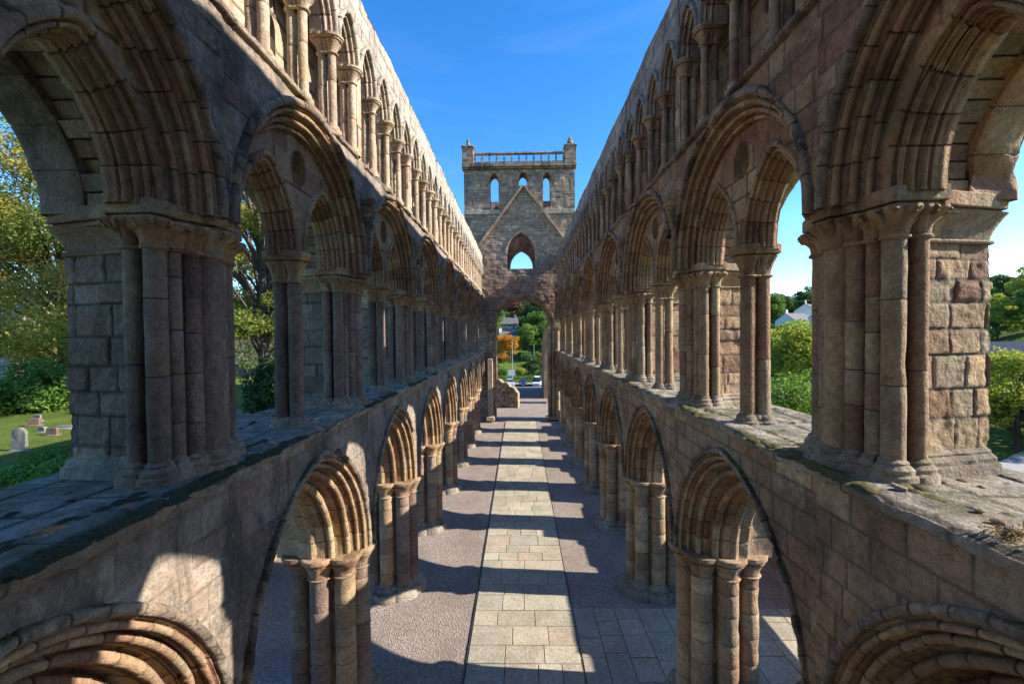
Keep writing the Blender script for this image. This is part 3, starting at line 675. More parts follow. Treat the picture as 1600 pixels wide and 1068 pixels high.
    # ---- piers between the bays
    for k in range(0, 9):
        y = YB[k]; q = RES[min(k, 8)] if k else 0.1; sd = 3000 + k * 31 + (0 if L else 500); n = 20 if k < 4 else 10
        mb = MB(); core(mb, s, y, MPOLY, 0.2, 3.4, max(q, 0.05), sd, hr=(0.3, 0.5), wr=(0.4, 0.8)); pr = mb.build('main_pier', mp, root)
        for i, (u, v, r) in enumerate(MSH):
            if k == 0 and v < 0: continue
            mb = MB(); lathe(mb, s * (A + u), (y + v) * YS, [(0.6, r), (3.3, r * 0.98)], n, joints=0.42, amp=0.007, seed=sd + i, chip=0.028, g=0.008); mb.build('shaft', mp if (i + k) % 3 else M['mould'], pr)
        mb = MB(); loft(mb, s, y, *MOUT, bell(144, 3.2, Z_CAP, 0.0, 0.10, 22), seed=sd); mb.build('capital', mm, pr)
        mb = MB(); loft(mb, s, y, *MOUT, [(0.24, 0.1), (0.24, 0.43), (0.22, 0.47), (0.12, 0.51), (0.14, 0.56), (0.05, 0.62), (0.0, 0.68)], seed=sd + 2, amp=0.025); mb.build('base', M['shelf'], pr)
        # triforium pier
        mb = MB(); core(mb, s, y, TPOLY, 6.5, 8.85, max(q * 0.7, 0.02), sd + 7, rough=0.026, hr=(0.2, 0.4), wr=(0.25, 0.55), e=0.022, g=0.014, amp=0.007); pr = mb.build('triforium_pier', mp, root)
        for i, (u, v, r) in enumerate(TSH):
            if k == 0 and v < 0: continue
            mb = MB(); lathe(mb, s * (A + u), (y + v) * YS, [(6.62, r), (8.8, r * 0.98)], n + 4, joints=0.0 if r > 0.12 and r < 0.13 and (i + k) % 2 else (0.75 if i > 4 else 0.4), amp=0.007, seed=sd + i, chip=0.018); mb.build('shaft', mp if i % 2 or L else M['mould'], pr)
        mb = MB(); th = np.arange(200) * 2 * np.pi / 200; wb = sst(0.6, 0.85, TOUT[0][:, 0])
        rows = [(0.0, 8.74), None, (0.03, 8.75), (0.036, 8.765), (0.026, 8.78), None, (0.0, 8.785)] + [((0.12 * wb + 0.02) * w_ ** 1.6, 8.785 + 0.25 * w_) for w_ in np.linspace(0, 1, 7)]
        loft(mb, s, y, *TOUT, rows, seed=sd + 1, amp=0.006, cap=False)
        for (u, v, r) in TSH:
            n2 = 48 if k < 4 else 20; ta_ = np.arange(n2) * 2 * np.pi / n2; R3 = []
            for w_ in np.linspace(0, 1, 9 if k < 4 else 5):
                fl = np.abs(np.sin(ta_ * 3.5 + u * 9)) ** 0.6; tip = 0.065 * fl * sst(0.3, 0.85, w_) - 0.03 * sst(0.9, 1.0, w_)
                R3.append(np.stack([s * (A + u) + (r + 0.012 + 0.085 * w_ ** 1.8 + tip - 0.03 * (1 - fl) * w_) * np.cos(ta_), (y + v) * YS + (r + 0.012 + 0.085 * w_ ** 1.8 + tip - 0.03 * (1 - fl) * w_) * np.sin(ta_), 8.78 + 0.24 * w_ + 0 * ta_], -1))
            R3 = np.array(R3); mb.grid(R3 + 0.008 * fbm(R3, 9, 3, 2)[..., None], rng.random(), cv=True)
            if r < 0.13 and k < 4:
                sg = 1 if v > 0 else -1
                for an in (0.3, 0.95, 1.6) if u < 0.5 else (1.5, 2.2):
                    ax = np.array([-s * math.cos(an) * 1.0, sg * math.sin(an)]); cx, cy = s * (A + u) + ax[0] * (r + 0.095), (y + v) * YS + ax[1] * (r + 0.095)
                    q_ = np.linspace(0, 3.6 * np.pi, 24); rr = np.linspace(0.047, 0.008, 24)
                    mb.tube(np.stack([cx + ax[0] * rr * np.cos(q_), cy + ax[1] * rr * np.cos(q_), 8.965 + rr * np.sin(q_)], 1), 0.015, 6, 0.4)
        for (o, za, zb) in ((-0.035, 9.00, 9.055), (0.0, 9.06, Z_IMP)):
            ro = [(o - 0.025 if o < 0 else o - 0.01, za), (o, za + 0.012), (o, zb - 0.012), (o - 0.008, zb)]
            loft(mb, s, y, *AOUT, [(-0.30, za)] + ro[:1] + [None] + ro[:2] + [None] + ro[1:3] + [None] + ro[2:], seed=sd + 4, amp=0.008)
        mb.build('capital', mm if not L else M['mould'], pr)
        mb = MB(); loft(mb, s, y, *TOUT, [(0.11, 6.42), (0.10, 6.56), None, (0.07, 6.58), (0.075, 6.62), (0.05, 6.645), (0.03, 6.66), (0.035, 6.68), (0.0, 6.71)], seed=sd + 2, amp=0.02); mb.build('base', M['base'], pr)
        # moulded corbel in the valley between two triforium hoods
        if k >= 2:
            half = outline_union([], [(0.0, 0, 0.17)], np.array((0.0, 0.0)), 32)
            mb = MB(); loft(mb, s, y, *half, [(-0.16, 10.0), (-0.12, 10.1), (-0.05, 10.25), (0.0, 10.4), (0.04, 10.42), (0.05, 10.47), (0.02, 10.5), (0.07, 10.56), (0.08, 10.64), (0.05, 10.68)], seed=sd); mb.build('corbel', M['hood'], root)
    return root
M['moss'] = {}
def mossmat(name, pal):
    m, nt, b = newmat(name); g = nt.nodes.new('ShaderNodeNewGeometry')
    c = ramp(nt, noise(nt, g.outputs['Position'], 40, 4, 0.7), [(0.3, pal[0]), (0.5, pal[1]), (0.72, pal[2])]); nt.links.new(c, b.inputs['Base Color']); b.inputs['Roughness'].default_value = 0.95
    bp = nt.nodes.new('ShaderNodeBump'); bp.inputs['Distance'].default_value = 0.02; nt.links.new(noise(nt, g.outputs['Position'], 120, 3, 0.8), bp.inputs['Height']); nt.links.new(bp.outputs[0], b.inputs['Normal']); return m
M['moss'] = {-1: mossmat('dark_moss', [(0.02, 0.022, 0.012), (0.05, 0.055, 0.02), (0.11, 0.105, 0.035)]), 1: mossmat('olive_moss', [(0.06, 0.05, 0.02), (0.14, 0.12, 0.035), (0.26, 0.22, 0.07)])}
def moss_cushions(s, root, y0, y1, n, seed):
    r = np.random.default_rng(seed); mb = MB()
    for i in range(n):
        y = y0 + (y1 - y0) * r.random() ** 1.3; line = r.random()
        u = r.normal(-0.03, 0.035) if line < 0.6 else (r.normal(0.33, 0.04) if line < 0.85 else r.uniform(0.05, 1.8)); a = r.uniform(0.02, 0.085) * (0.55 if line > 0.85 else 1); h = a * r.uniform(0.25, 0.5)
        if fbm(np.array([[u, y, s * 1.0]]), 0.9, 2, seed)[0] < -0.05: continue
        th = np.linspace(0, 2 * np.pi, 10, endpoint=False); P = []
        for q in (1.0, 0.85, 0.5, 0.12): P.append(np.stack([s * (A + u) + a * q * np.cos(th), y + a * q * 1.7 * np.sin(th), 6.505 - 0.02 * (u < -0.04) + h * (1 - q ** 2) - 0.012 + 0 * th], -1))
        P = np.array(P); P = P + 0.35 * h * fbm(P, 18, 2, 4)[..., None]; mb.grid(P, 0.5, cv=True)
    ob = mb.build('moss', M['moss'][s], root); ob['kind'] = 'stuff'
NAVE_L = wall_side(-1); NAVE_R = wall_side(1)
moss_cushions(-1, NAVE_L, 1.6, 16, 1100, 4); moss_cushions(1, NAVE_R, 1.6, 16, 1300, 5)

# ------------------------------------------------------------------ crossing tower
YT = 39.62; TX = 0.1
tw = thing('crossing_tower', (TX, YT + 5, 0), 'square sandstone crossing tower with openwork parapet closing the end of the nave', 'tower')
def frw(y, sg=1):
    return lambda X, Y, d: np.stack([np.asarray(X, float), y - sg * np.asarray(d, float), np.asarray(Y, float)], -1)
AX = 0.3; TW = 5.1; ZT = 23.3
arch = [(AX - 2.62, -0.5)] + archpoly(AX, 2.62, 8.45, 8.5, 0.02, 14)[1:-1] + [(AX + 2.62, -0.5)]
lanc = archpoly(TX + 0.11, 1.28, 13.95, 15.3, 0.9, 10)
bel = [archpoly(TX - 2.32, 0.4, 19.4, 22.1, 0.25, 6), archpoly(TX + 0.345, 0.38, 21.55, 22.2, 0.25, 6), archpoly(TX + 2.54, 0.34, 19.6, 22.15, 0.25, 6)]
wf = frw(YT)
mb = MB(); pierced(mb, wf, TX - TW, TX + TW, -0.5, ZT, 0.065, [arch, lanc] + bel, 71, hr=(0.2, 0.34), wr=(0.25, 0.7), e=0.035, g=0.010, amp=0.010, rough=0.025)
pierced(mb, frw(YT + 1.3, -1), TX - TW + 0.2, TX + TW - 0.2, -0.5, ZT, 0.15, [arch, lanc] + bel, 72, hr=(0.22, 0.36))
for h in [lanc] + bel: reveal(mb, wf, h, 0, 1.3, 5, closed=True)
def fside(x, sg): return lambda X, Y, d: np.stack([x + sg * np.asarray(d, float), np.asarray(X, float), np.asarray(Y, float)], -1)
pierced(mb, fside(TX - TW, -1), YT, YT + 10.2, 10, ZT, 0.25, [], 73); pierced(mb, fside(TX + TW, 1), YT, YT + 10.2, 10, ZT, 0.25, [], 74)
pierced(mb, fside(TX - TW + 1.2, 1), YT + 1, YT + 9, 9.6, ZT - 0.3, 0.2, [], 75); pierced(mb, fside(TX + TW - 1.2, -1), YT + 1, YT + 9, 9.6, ZT - 0.3, 0.2, [], 76)
mb.build('west_wall', M['tower'], tw, origin=(TX, YT, 0))
YE = YT + 9.6; mb = MB()
earch = [(AX - 2.98, -0.5)] + archpoly(AX, 2.98, 9.2, 9.2, 0.02, 14)[1:-1] + [(AX + 2.98, -0.5)]
elan = archpoly(TX + 0.2, 1.3, 14.6, 15.7, 0.7, 8)
ebel = [archpoly(TX + 0.3, 0.9, 19.3, 20.0, 0.3, 6), archpoly(TX - 2.6, 0.4, 19.5, 22.0, 0.25, 6), archpoly(TX + 2.8, 0.4, 19.5, 22.0, 0.25, 6)]
pierced(mb, frw(YE), TX - TW, TX + TW, -0.5, ZT - 0.2, 0.15, [earch, elan] + ebel, 77, hr=(0.22, 0.36)); pierced(mb, frw(YE + 1.2, -1), TX - TW, TX + TW, -0.5, ZT, 0.2, [earch, elan] + ebel, 78)
for h in [elan] + ebel: reveal(mb, frw(YE), h, 0, 1.2, 3, closed=True)
mb.build('east_wall', M['tower'], tw)
# tower arch mouldings: orders, on plain jambs
def tower_arch(pf, name, par, mat, yy, seed, cx=AX, zs=8.5):
    mb = MB(); r = np.random.default_rng(seed); pf = np.array(pf); nb = 34
    for f, t in [(np.linspace(0, np.pi, nb * 2 + 1), r.random(nb * 2))]:
        P = np.stack([cx + pf[None, :, 0] * np.cos(f)[:, None], yy + pf[None, :, 1] + 0 * f[:, None], zs + pf[None, :, 0] * np.sin(f)[:, None]], -1)
        P = P + 0.012 * fbm(P, 4, 3, 2)[..., None]; mb.grid(P, np.repeat(r.random(nb), 2)[:, None])
    zz = np.linspace(0, zs, 24); tj = r.random(23)
    for sg in (-1, 1):
        P = np.stack([cx + sg * pf[None, :, 0] + 0 * zz[:, None], yy + pf[None, :, 1] + 0 * zz[:, None], zz[:, None] + 0 * pf[None, :, 0]], -1)
        P = P + 0.012 * fbm(P, 3, 3, 2)[..., None]; mb.grid(P, tj[:, None])
    return mb.build(name, mat, par)
ta = tower_arch(list(rollprof(3.05, 2.82, -0.06, 0.25, 0.06, 7)), 'tower_arch', tw, M['mould'], YT, 5)
tower_arch(list(rollprof(2.82, 2.66, 0.25, 0.55, 0.06, 7)), 'arch_order', ta, M['mould'], YT, 6)
tower_arch([(2.66, 0.55), (2.55, 0.6), (2.55, 0.9), (2.6, 1.0), (2.8, 1.3)], 'arch_order', ta, M['mould'], YT, 7)
tower_arch([(3.0, -0.02), (2.95, 0.0), (2.95, 0.6), (2.92, 0.7), (2.92, 1.2)], 'east_arch', tw, M['mould'], YE, 8, zs=9.2)
mb = MB()
for sg in (-1, 1): mb.box((AX + sg * 2.95, YT - 0.02, 8.35), (0.95, 0.5, 0.3), 0.5, bev=0.05)
mb.build('arch_impost', M['mould'], tw)
# responds that still stand at the foot of the arch
mb = MB(); mb.box((-2.74, YT - 0.42, 2.85), (0.44, 0.62, 5.7), 0.9, bev=0.04); mb.box((-2.74, YT - 0.45, 0.2), (0.75, 0.95, 0.45), 0.4, bev=0.08); mb.build('respond', M['pale'], tw)
mb = MB()
for i in range(3): lathe(mb, 2.75 + 0.36 * i, YT - 0.1 - 0.12 * i, [(0.3, 0.19), (8.2, 0.18)], 12, joints=0.5, amp=0.012, seed=i)
mb.box((3.1, YT - 0.15, 0.15), (1.5, 0.8, 0.32), 0.4, bev=0.06); mb.build('respond', M['wallR'], tw)
# weathering of the lost nave roof
mb = MB()
for sg in (-1, 1):
    a = np.array((TX + 0.375, 21.5)); bq = np.array((TX + 0.375 + sg * 4.75, 15.2)); d = bq - a; n_ = np.array([-d[1], d[0]]) * sg / np.linalg.norm(d)
    for i in range(9):
        p0 = a + d * i / 9; p1 = a + d * (i + 0.985) / 9; o = R_.uniform(-0.01, 0.01)
        V = [(p0[0], YT, p0[1]), (p1[0], YT, p1[1]), (p1[0] + n_[0] * 0.2, YT, p1[1] + n_[1] * 0.2), (p0[0] + n_[0] * 0.2, YT, p0[1] + n_[1] * 0.2)]
        V = V + [(x, y - 0.30 - o, z - 0.05) for x, y, z in V]
        mb.quads(V, [(0, 1, 2, 3), (4, 7, 6, 5), (0, 4, 5, 1), (1, 5, 6, 2), (2, 6, 7, 3), (3, 7, 4, 0)], R_.random())
mb.build('roof_crease', M['tower'], tw)
mb = MB()
a = np.array((TX + 1.5, 15.9)); bq = np.array((TX + 4.0, 14.6))
for i in range(5):
    p0 = a + (bq - a) * i / 5; p1 = a + (bq - a) * (i + 0.98) / 5
    mb.quads([(p0[0], YT + .05, p0[1]), (p1[0], YT + .05, p1[1]), (p1[0], YT + .05, p1[1] + .12), (p0[0], YT + .05, p0[1] + .12), (p0[0], YT - .15, p0[1]), (p1[0], YT - .15, p1[1]), (p1[0], YT - .12, p1[1] + .1), (p0[0], YT - .12, p0[1] + .1)], [(4, 5, 6, 7), (3, 2, 6, 7), (0, 1, 5, 4)], R_.random())
mb.build('roof_crease', M['tower'], tw)
# pale string course, window hoods, cornice
M['band'] = stone('pale_band_sandstone', [(0.40, 0.36, 0.28), (0.36, 0.33, 0.26)], soot=0.2, lichen=0.4)
for x0, x1 in ((-5.0, -1.75), (1.9, 5.1)):
    mb = MB(); x = x0
    while x < x1 - 0.1:
        x2 = min(x + R_.uniform(0.6, 1.2), x1); mb.box((TX + (x + x2) / 2, YT - 0.04, 19.15), (x2 - x - 0.02, 0.22, 0.4), R_.random(), bev=0.03); x = x2
    mb.build('string_course', M['band'], tw)
for cx, rr, zs in ((TX - 2.32, 0.4, 22.1), (TX + 0.345, 0.38, 22.2), (TX + 2.54, 0.34, 22.15)):
    mb = MB(); pf = hoodprof(rr + 0.22, rr + 0.02, 0, 0.2)
    F = np.linspace(-1, 1, 18); P = []
    for f in F:
        vx, vz = arch_xy(pf[:, 0], 0.25, np.full(len(pf), f if abs(f) > 1e-6 else 1e-6)); P.append(np.stack([cx + vx, YT + pf[:, 1], zs + vz], -1))
    P = np.array(P); P = P + 0.01 * fbm(P, 5, 2)[..., None]; mb.grid(P, rng.random((17, 1)))
    for sg in (-1, 1): mb.box((cx + sg * (rr + 0.14), YT - 0.06, zs - 0.05), (0.28, 0.26, 0.14), 0.5, bev=0.03)
    mb.build('window_hood', M['tower'], tw)
mb = MB(); pf = hoodprof(1.5, 1.28, 0, 0.06); P = []
for f in np.linspace(-1, 1, 26):
    vx, vz = arch_xy(pf[:, 0], 0.9, np.full(len(pf), f if abs(f) > 1e-6 else 1e-6)); P.append(np.stack([TX + 0.11 + vx, YT + pf[:, 1], 15.3 + vz], -1))
mb.grid(np.array(P), rng.random((25, 1))); mb.build('window_hood', M['tower'], tw)
mb = MB(); x = -TW - 0.15
while x < TW + 0.1:
    x2 = min(x + R_.uniform(0.7, 1.3), TW + 0.15)
    for z, d, h in ((23.15, 0.25, 0.16), (23.31, 0.42, 0.22), (23.52, 0.34, 0.18)): mb.box((TX + (x + x2) / 2, YT + 0.2 - d / 2, z), (x2 - x - 0.015, d + 0.4, h), R_.random(), bev=0.03)
    x = x2
mb.build('cornice', M['hood'], tw)
# parapet: posts, rails and quatrefoil panels between two corner turrets
mb = MB(); x0, x1 = TX - 4.1, TX + 4.1; N = 12
mb.box((TX, YT + 0.1, 23.68), (x1 - x0, 0.26, 0.12), 0.5, bev=0.03); mb.box((TX, YT + 0.1, 24.56), (x1 - x0, 0.3, 0.10), 0.3, bev=0.03)
par = mb.build('parapet', M['tower'], tw)
mb = MB()
for i in range(N + 1): mb.box((x0 + (x1 - x0) * i / N, YT + 0.1, 24.12), (0.085, 0.24, 0.74), R_.random(), bev=0.02)
for i in range(40): mb.box((x0 + (x1 - x0) * (i + 0.5) / 40, YT + 0.1, 24.66), (0.1, 0.22, 0.08), R_.random(), bev=0.02)
mb.build('baluster', M['hood'], par)
mb = MB(); pw = (x1 - x0) / N
for i in range(N):
    cx = x0 + pw * (i + 0.5)
    quat = []
    for a in np.linspace(0, 2 * np.pi, 40, endpoint=False):
        r = 0.205 + 0.14 * abs(math.cos(2 * a)) ** 0.8; quat.append((cx + r * math.cos(a + np.pi / 4) , 24.12 + r * 1.12 * math.sin(a + np.pi / 4)))
    for sg in (-1, 1):
        pierced(mb, frw(YT + 0.1 - 0.05 * sg, sg), cx - pw / 2 + 0.05, cx + pw / 2 - 0.05, 23.75, 24.5, 0.045, [quat], i, plain=True)
    reveal(mb, frw(YT + 0.05), quat, 0, 0.1, 2, closed=True)
mb.build('quatrefoil_panel', M['hood'], par)
for sg in (-1, 1):
    for yy in (YT + 0.3, YT + 9.7):
        mb = MB(); cx = TX + sg * 4.72
        pierced(mb, frw(yy - 0.48), cx - 0.5, cx + 0.5, 23.5, 25.1, 0.09, [], 80); pierced(mb, frw(yy + 0.48, -1), cx - 0.5, cx + 0.5, 23.5, 25.1, 0.09, [], 81)
        pierced(mb, fside(cx - 0.5, -1), yy - 0.48, yy + 0.48, 23.5, 25.1, 0.09, [], 82); pierced(mb, fside(cx + 0.5, 1), yy - 0.48, yy + 0.48, 23.5, 25.1, 0.09, [], 83)
        t_ = mb.build('turret', M['tower'], tw)
        mb = MB(); mb.box((cx, yy, 25.16), (1.2, 1.16, 0.14), 0.4, bev=0.04); mb.box((cx, yy, 25.28), (1.0, 0.96, 0.12), 0.6, bev=0.04, taper=0.7); mb.build('turret_cap', M['hood'], t_)
        mb = MB(); hgt = 0.75 if sg < 0 else 0.85
        pr = [(25.3, 0.2), (25.42, 0.17), (25.5, 0.26 if sg > 0 else 0.18), (25.7, 0.24 if sg > 0 else 0.15), (25.85, 0.14), (25.95, 0.16 if sg > 0 else 0.09), (25.3 + hgt, 0.03)]
        lathe(mb, cx, yy, pr, 10, amp=0.06, seed=3); mb.build('finial', M['hood'], t_)

tw.scale = (0.953, 0.953, 0.953); tw.location = (TX, 37.72 + 5 * 0.953, 7.9 * 0.047)

# ------------------------------------------------------------------ ruined rubble walls
def rubble_wall(name, p0, p1, th, top, label, cat, mat, res=0.1, z0=-0.4, seed=1, gaps=(), blk=None):
    p0 = np.array(p0, float); p1 = np.array(p1, float); Ln = np.linalg.norm(p1 - p0); ex = (p1 - p0) / Ln; nv = np.array([ex[1], -ex[0]])
    root = tag(None, ) if False else None
    mb = MB(); kw = blk or dict(hr=(0.2, 0.38), wr=(0.25, 0.7), e=0.035, g=0.025, amp=0.02)
    def F(off, sg): return lambda X, Y, d: np.stack([p0[0] + ex[0] * X + nv[0] * (off + sg * d), p0[1] + ex[1] * X + nv[1] * (off + sg * d), np.asarray(Y, float)], -1)
    pierced(mb, F(th / 2, 1), 0, Ln, z0, 1, res, [], seed, top=top, rough=0.04, **kw); pierced(mb, F(-th / 2, -1), 0, Ln, z0, 1, res, [], seed + 1, top=top, rough=0.04, **kw)
    x = np.linspace(0, Ln, max(3, int(Ln / res))); o = np.linspace(-th / 2, th / 2, max(3, int(th / res)))
    Xg, Og = np.meshgrid(x, o, indexing='ij'); P = np.stack([p0[0] + ex[0] * Xg + nv[0] * Og, p0[1] + ex[1] * Xg + nv[1] * Og, top(Xg)], -1)
    P[..., 2] += 0.06 * fbm(P, 4.0, 3, seed) * np.clip(1 - np.abs(Og) / (th / 2), 0, 1) + 0.02; mb.grid(P, rng.random((len(x) - 1, len(o) - 1)))
    for e_ in (0.0, Ln):
        zz = np.linspace(z0, float(top(np.array([e_]))[0]), max(3, int(2 / res))); Og, Zg_ = np.meshgrid(o, zz, indexing='ij')
        P = np.stack([p0[0] + ex[0] * e_ + nv[0] * Og, p0[1] + ex[1] * e_ + nv[1] * Og, Zg_], -1); P = P + 0.05 * fbm(P, 3, 3, seed)[..., None] * np.array([ex[0], ex[1], 0]); mb.grid(P, rng.random((len(o) - 1, len(zz) - 1)))
    ob = mb.build(name, mat, None); tag(ob, label, cat, kind='thing'); return ob
def steps(seed, lo, hi, n=1.4):
    r = np.random.default_rng(seed); xs = np.cumsum(r.uniform(0.35, n, 200)); hs = lo + (hi - lo) * (0.5 + 0.5 * np.sin(xs * 1.437 + 0.6)) * 0.75 + (hi - lo) * r.uniform(0, 0.25, 200)
    return lambda x: hs[np.clip(np.searchsorted(xs, x), 0, 199)]
rubble_wall('aisle_wall', (8.7, 11.3), (8.7, 37), 1.1, steps(4, 3.1, 4.6), 'broken topped aisle wall beyond the piers of the right nave wall', 'ruined wall', M['rubble'], 0.14)
AW = rubble_wall('aisle_wall', (8.7, -8), (8.7, 9.65), 1.1, steps(6, 3.4, 4.3), 'length of aisle wall left of the lit doorway behind the nearest right pier', 'ruined wall', M['rubble'], 0.16, seed=5)
mb = MB()
pierced(mb, lambda X, Y, d: np.stack([8.15 - d, X, Y], -1), 9.55, 11.4, 1.95, 4.3, 0.15, [], 91, hr=(0.25, 0.4)); pierced(mb, lambda X, Y, d: np.stack([9.25 + d, X, Y], -1), 9.55, 11.4, 1.95, 4.3, 0.15, [], 92)
mb.quads([(8.15, 9.55, 1.95), (9.25, 9.55, 1.95), (9.25, 11.4, 1.95), (8.15, 11.4, 1.95), (8.15, 9.55, 4.3), (9.25, 9.55, 4.3), (9.25, 11.4, 4.3), (8.15, 11.4, 4.3)], [(0, 1, 2, 3), (4, 5, 6, 7)])
mb.build('door_lintel', M['rubble'], AW)
rubble_wall('aisle_wall', (-8.9, -6), (-8.9, 38), 0.9, lambda x: 2.05 + 0.12 * np.sin(x * 0.9) + 0.0 * x, 'low wall along the grass bank behind the left nave piers', 'low wall', M['rubble'], 0.16, seed=9)
rubble_wall('crossing_wall', (-3.3, 45.2), (-0.15, 44.6), 1.0, lambda x: 3.05 - 0.55 * sst(1.2, 2.6, x) - 0.7 * sst(2.5, 3.1, x) + 0.12 * np.sin(x * 7), 'broken rubble wall stump standing inside the tower arch', 'ruined wall', M['rubble'], 0.08, seed=13)
rubble_wall('choir_wall', (3.3, 50.5), (3.6, 61), 1.0, lambda x: 8.5 - 0.25 * x, 'shaded choir wall beyond the right jamb of the tower arch', 'ruined wall', M['rubble'], 0.2, seed=17)
rubble_wall('choir_wall', (-3.4, 50.5), (-3.6, 60), 1.0, lambda x: 7.5 - 0.5 * x, 'tall broken choir wall beyond the left jamb of the tower arch', 'ruined wall', M['rubble'], 0.2, seed=19)

# ------------------------------------------------------------------ trees, shrubs, hedges
LEAF = {
 'chestnut': leafmat('autumn_chestnut_leaves', [(0.055, 0.085, 0.016), (0.095, 0.125, 0.025), (0.15, 0.15, 0.035), (0.215, 0.155, 0.04), (0.15, 0.175, 0.045)], 0.42),
 'green': leafmat('green_leaves', [(0.03, 0.065, 0.012), (0.055, 0.105, 0.018), (0.09, 0.15, 0.028), (0.12, 0.17, 0.03)], 0.35),
 'lime': leafmat('yellow_green_leaves', [(0.07, 0.11, 0.015), (0.13, 0.17, 0.025), (0.20, 0.22, 0.035), (0.27, 0.21, 0.03)], 0.4),
 'dark': leafmat('dark_evergreen_leaves', [(0.012, 0.03, 0.01), (0.022, 0.05, 0.015), (0.04, 0.075, 0.02)], 0.15),
 'deep': leafmat('deep_green_leaves', [(0.02, 0.045, 0.012), (0.04, 0.075, 0.018), (0.065, 0.11, 0.025)], 0.25),
 'orange': leafmat('orange_leaves', [(0.12, 0.10, 0.015), (0.28, 0.15, 0.02), (0.36, 0.13, 0.02), (0.32, 0.22, 0.03)], 0.35),
 'copper': leafmat('copper_beech_leaves', [(0.06, 0.03, 0.025), (0.10, 0.045, 0.035), (0.13, 0.07, 0.04)], 0.25)}
M['bark'] = flat('tree_bark', (0.09, 0.075, 0.06), 0.9, var=0.4, scale=9, spec=0.1)
def leaves(mb, clumps, n, size, r, droop=0.2, shell=0.55):
    C = np.array([c[:3] for c in clumps]); Rr = np.array([c[3:6] for c in clumps]); wt = (Rr.prod(1)) ** (2 / 3); wt /= wt.sum()
    i = r.choice(len(C), n, p=wt); d = r.normal(size=(n, 3)); d /= np.linalg.norm(d, axis=1, keepdims=True)
    rad = shell + (1 - shell) * r.random(n) ** 0.6; rad *= 1 + 0.22 * fbm(d * 2.0 + C[i] * 0.37, 1.4, 2, 5)
    P = C[i] + d * rad[:, None] * Rr[i]
    k = fbm(P, 2.2 / (size * 6), 2, 3) > -0.28; P, d, i = P[k], d[k], i[k]; n = len(P)
    N = d * 0.7 + r.normal(size=(n, 3)) * 0.75 + np.array([0, 0, 0.45]); N /= np.linalg.norm(N, axis=1, keepdims=True)
    a = np.cross(N, r.normal(size=(n, 3))); a /= np.linalg.norm(a, axis=1, keepdims=True) + 1e-9; b = np.cross(N, a); a[:, 2] -= droop
    sz = size * r.uniform(0.6, 1.3, n)[:, None]
    V = np.stack([P - a * sz * 0.5, P + b * sz * 0.30 - a * sz * 0.05, P + a * sz * 0.5, P - b * sz * 0.30 - a * sz * 0.05], 1).reshape(-1, 3)
    ct = r.random(len(C)); mb.quads(V, np.arange(4 * n).reshape(n, 4), np.clip(0.55 * ct[i] + 0.45 * r.random(n), 0, 1))
def limb(p0, p1, r, bend=0.15, n=6):
    p0 = np.array(p0, float); p1 = np.array(p1, float); L = np.linalg.norm(p1 - p0); o = r.normal(0, bend * L * 0.3, 3); t = np.linspace(0, 1, n)
    return p0 + (p1 - p0) * t[:, None] + o * np.sin(np.pi * t)[:, None] + np.array([0, 0, 0.12 * L]) * (np.sin(np.pi * t) * 0.5)[:, None]
def tree(name, x, y, h, cr, leaf, label, n=12000, size=0.3, seed=1, z=None, base=0.25, nc=26, group=None, cat='tree', trunk=0.3, slim=1.0, shell=0.5, open_=1.0):
    r = np.random.default_rng(seed); z = float(hz(x, y)) if z is None else z
    root = thing(name, (x, y, z), label, cat, group); root['kind'] = 'thing'
    cl = []
    for k in range(nc):
        f = r.uniform(0, 1) ** 0.8; zz = z + h * (base + (0.93 - base) * f); wdt = cr * (0.45 + 0.65 * math.sin(math.pi * (0.15 + 0.75 * f)) ** 0.8) * slim ** f
        a = r.uniform(0, 2 * np.pi); d = wdt * r.uniform(0.25, 0.85); s_ = cr * r.uniform(0.22, 0.42) * open_
        cl.append((x + d * math.cos(a), y + d * math.sin(a), zz, s_, s_, s_ * r.uniform(0.55, 0.85)))
    cl.append((x, y, z + h * 0.93, cr * 0.3, cr * 0.3, h * 0.07))
    mb = MB(); mb.tube([(x, y, z - 0.3), (x + 0.05, y, z + 0.1 * h), (x + r.normal(0, 0.2), y, z + h * 0.45), (x, y + r.normal(0, 0.3), z + h * 0.88)], [trunk * 1.35, trunk, trunk * 0.65, trunk * 0.12], 9)
    for c in cl[:-1]:
        zb = z + max(0.12 * h, (c[2] - z) * r.uniform(0.45, 0.75)); mb.tube(limb((x, y, zb), c[:3], r), np.linspace(trunk * 0.33, 0.03, 6), 5)
    mb.build('trunk', M['bark'], root)
    mb = MB(); leaves(mb, cl, n, size, r, shell=shell); mb.build('crown', LEAF[leaf], root, smooth=False); return root
def shrub(name, x, y, h, rad, leaf, label, n=5000, size=0.15, seed=1, z=None, cat='shrub', group=None, stretch=(1, 1)):
    r = np.random.default_rng(seed); z = float(hz(x, y)) if z is None else z
    root = thing(name, (x, y, z), label, cat, group); root['kind'] = 'thing'; cl = []
    for k in range(14):
        a = r.uniform(0, 2 * np.pi); d = rad * r.uniform(0, 0.7); s_ = rad * r.uniform(0.3, 0.5); f = r.uniform(0.15, 0.75) * (1 - 0.35 * d / rad)
        cl.append((x + stretch[0] * d * math.cos(a), y + stretch[1] * d * math.sin(a), z + h * f, s_ * stretch[0], s_ * stretch[1], h * 0.28))
    mb = MB()
    for c in cl: mb.tube(limb((x, y, z), c[:3], r, n=4), np.linspace(0.06, 0.015, 4), 4)
    mb.build('stem', M['bark'], root); mb = MB(); leaves(mb, cl, n, size, r, shell=0.35); mb.build('foliage', LEAF[leaf], root, smooth=False); return root
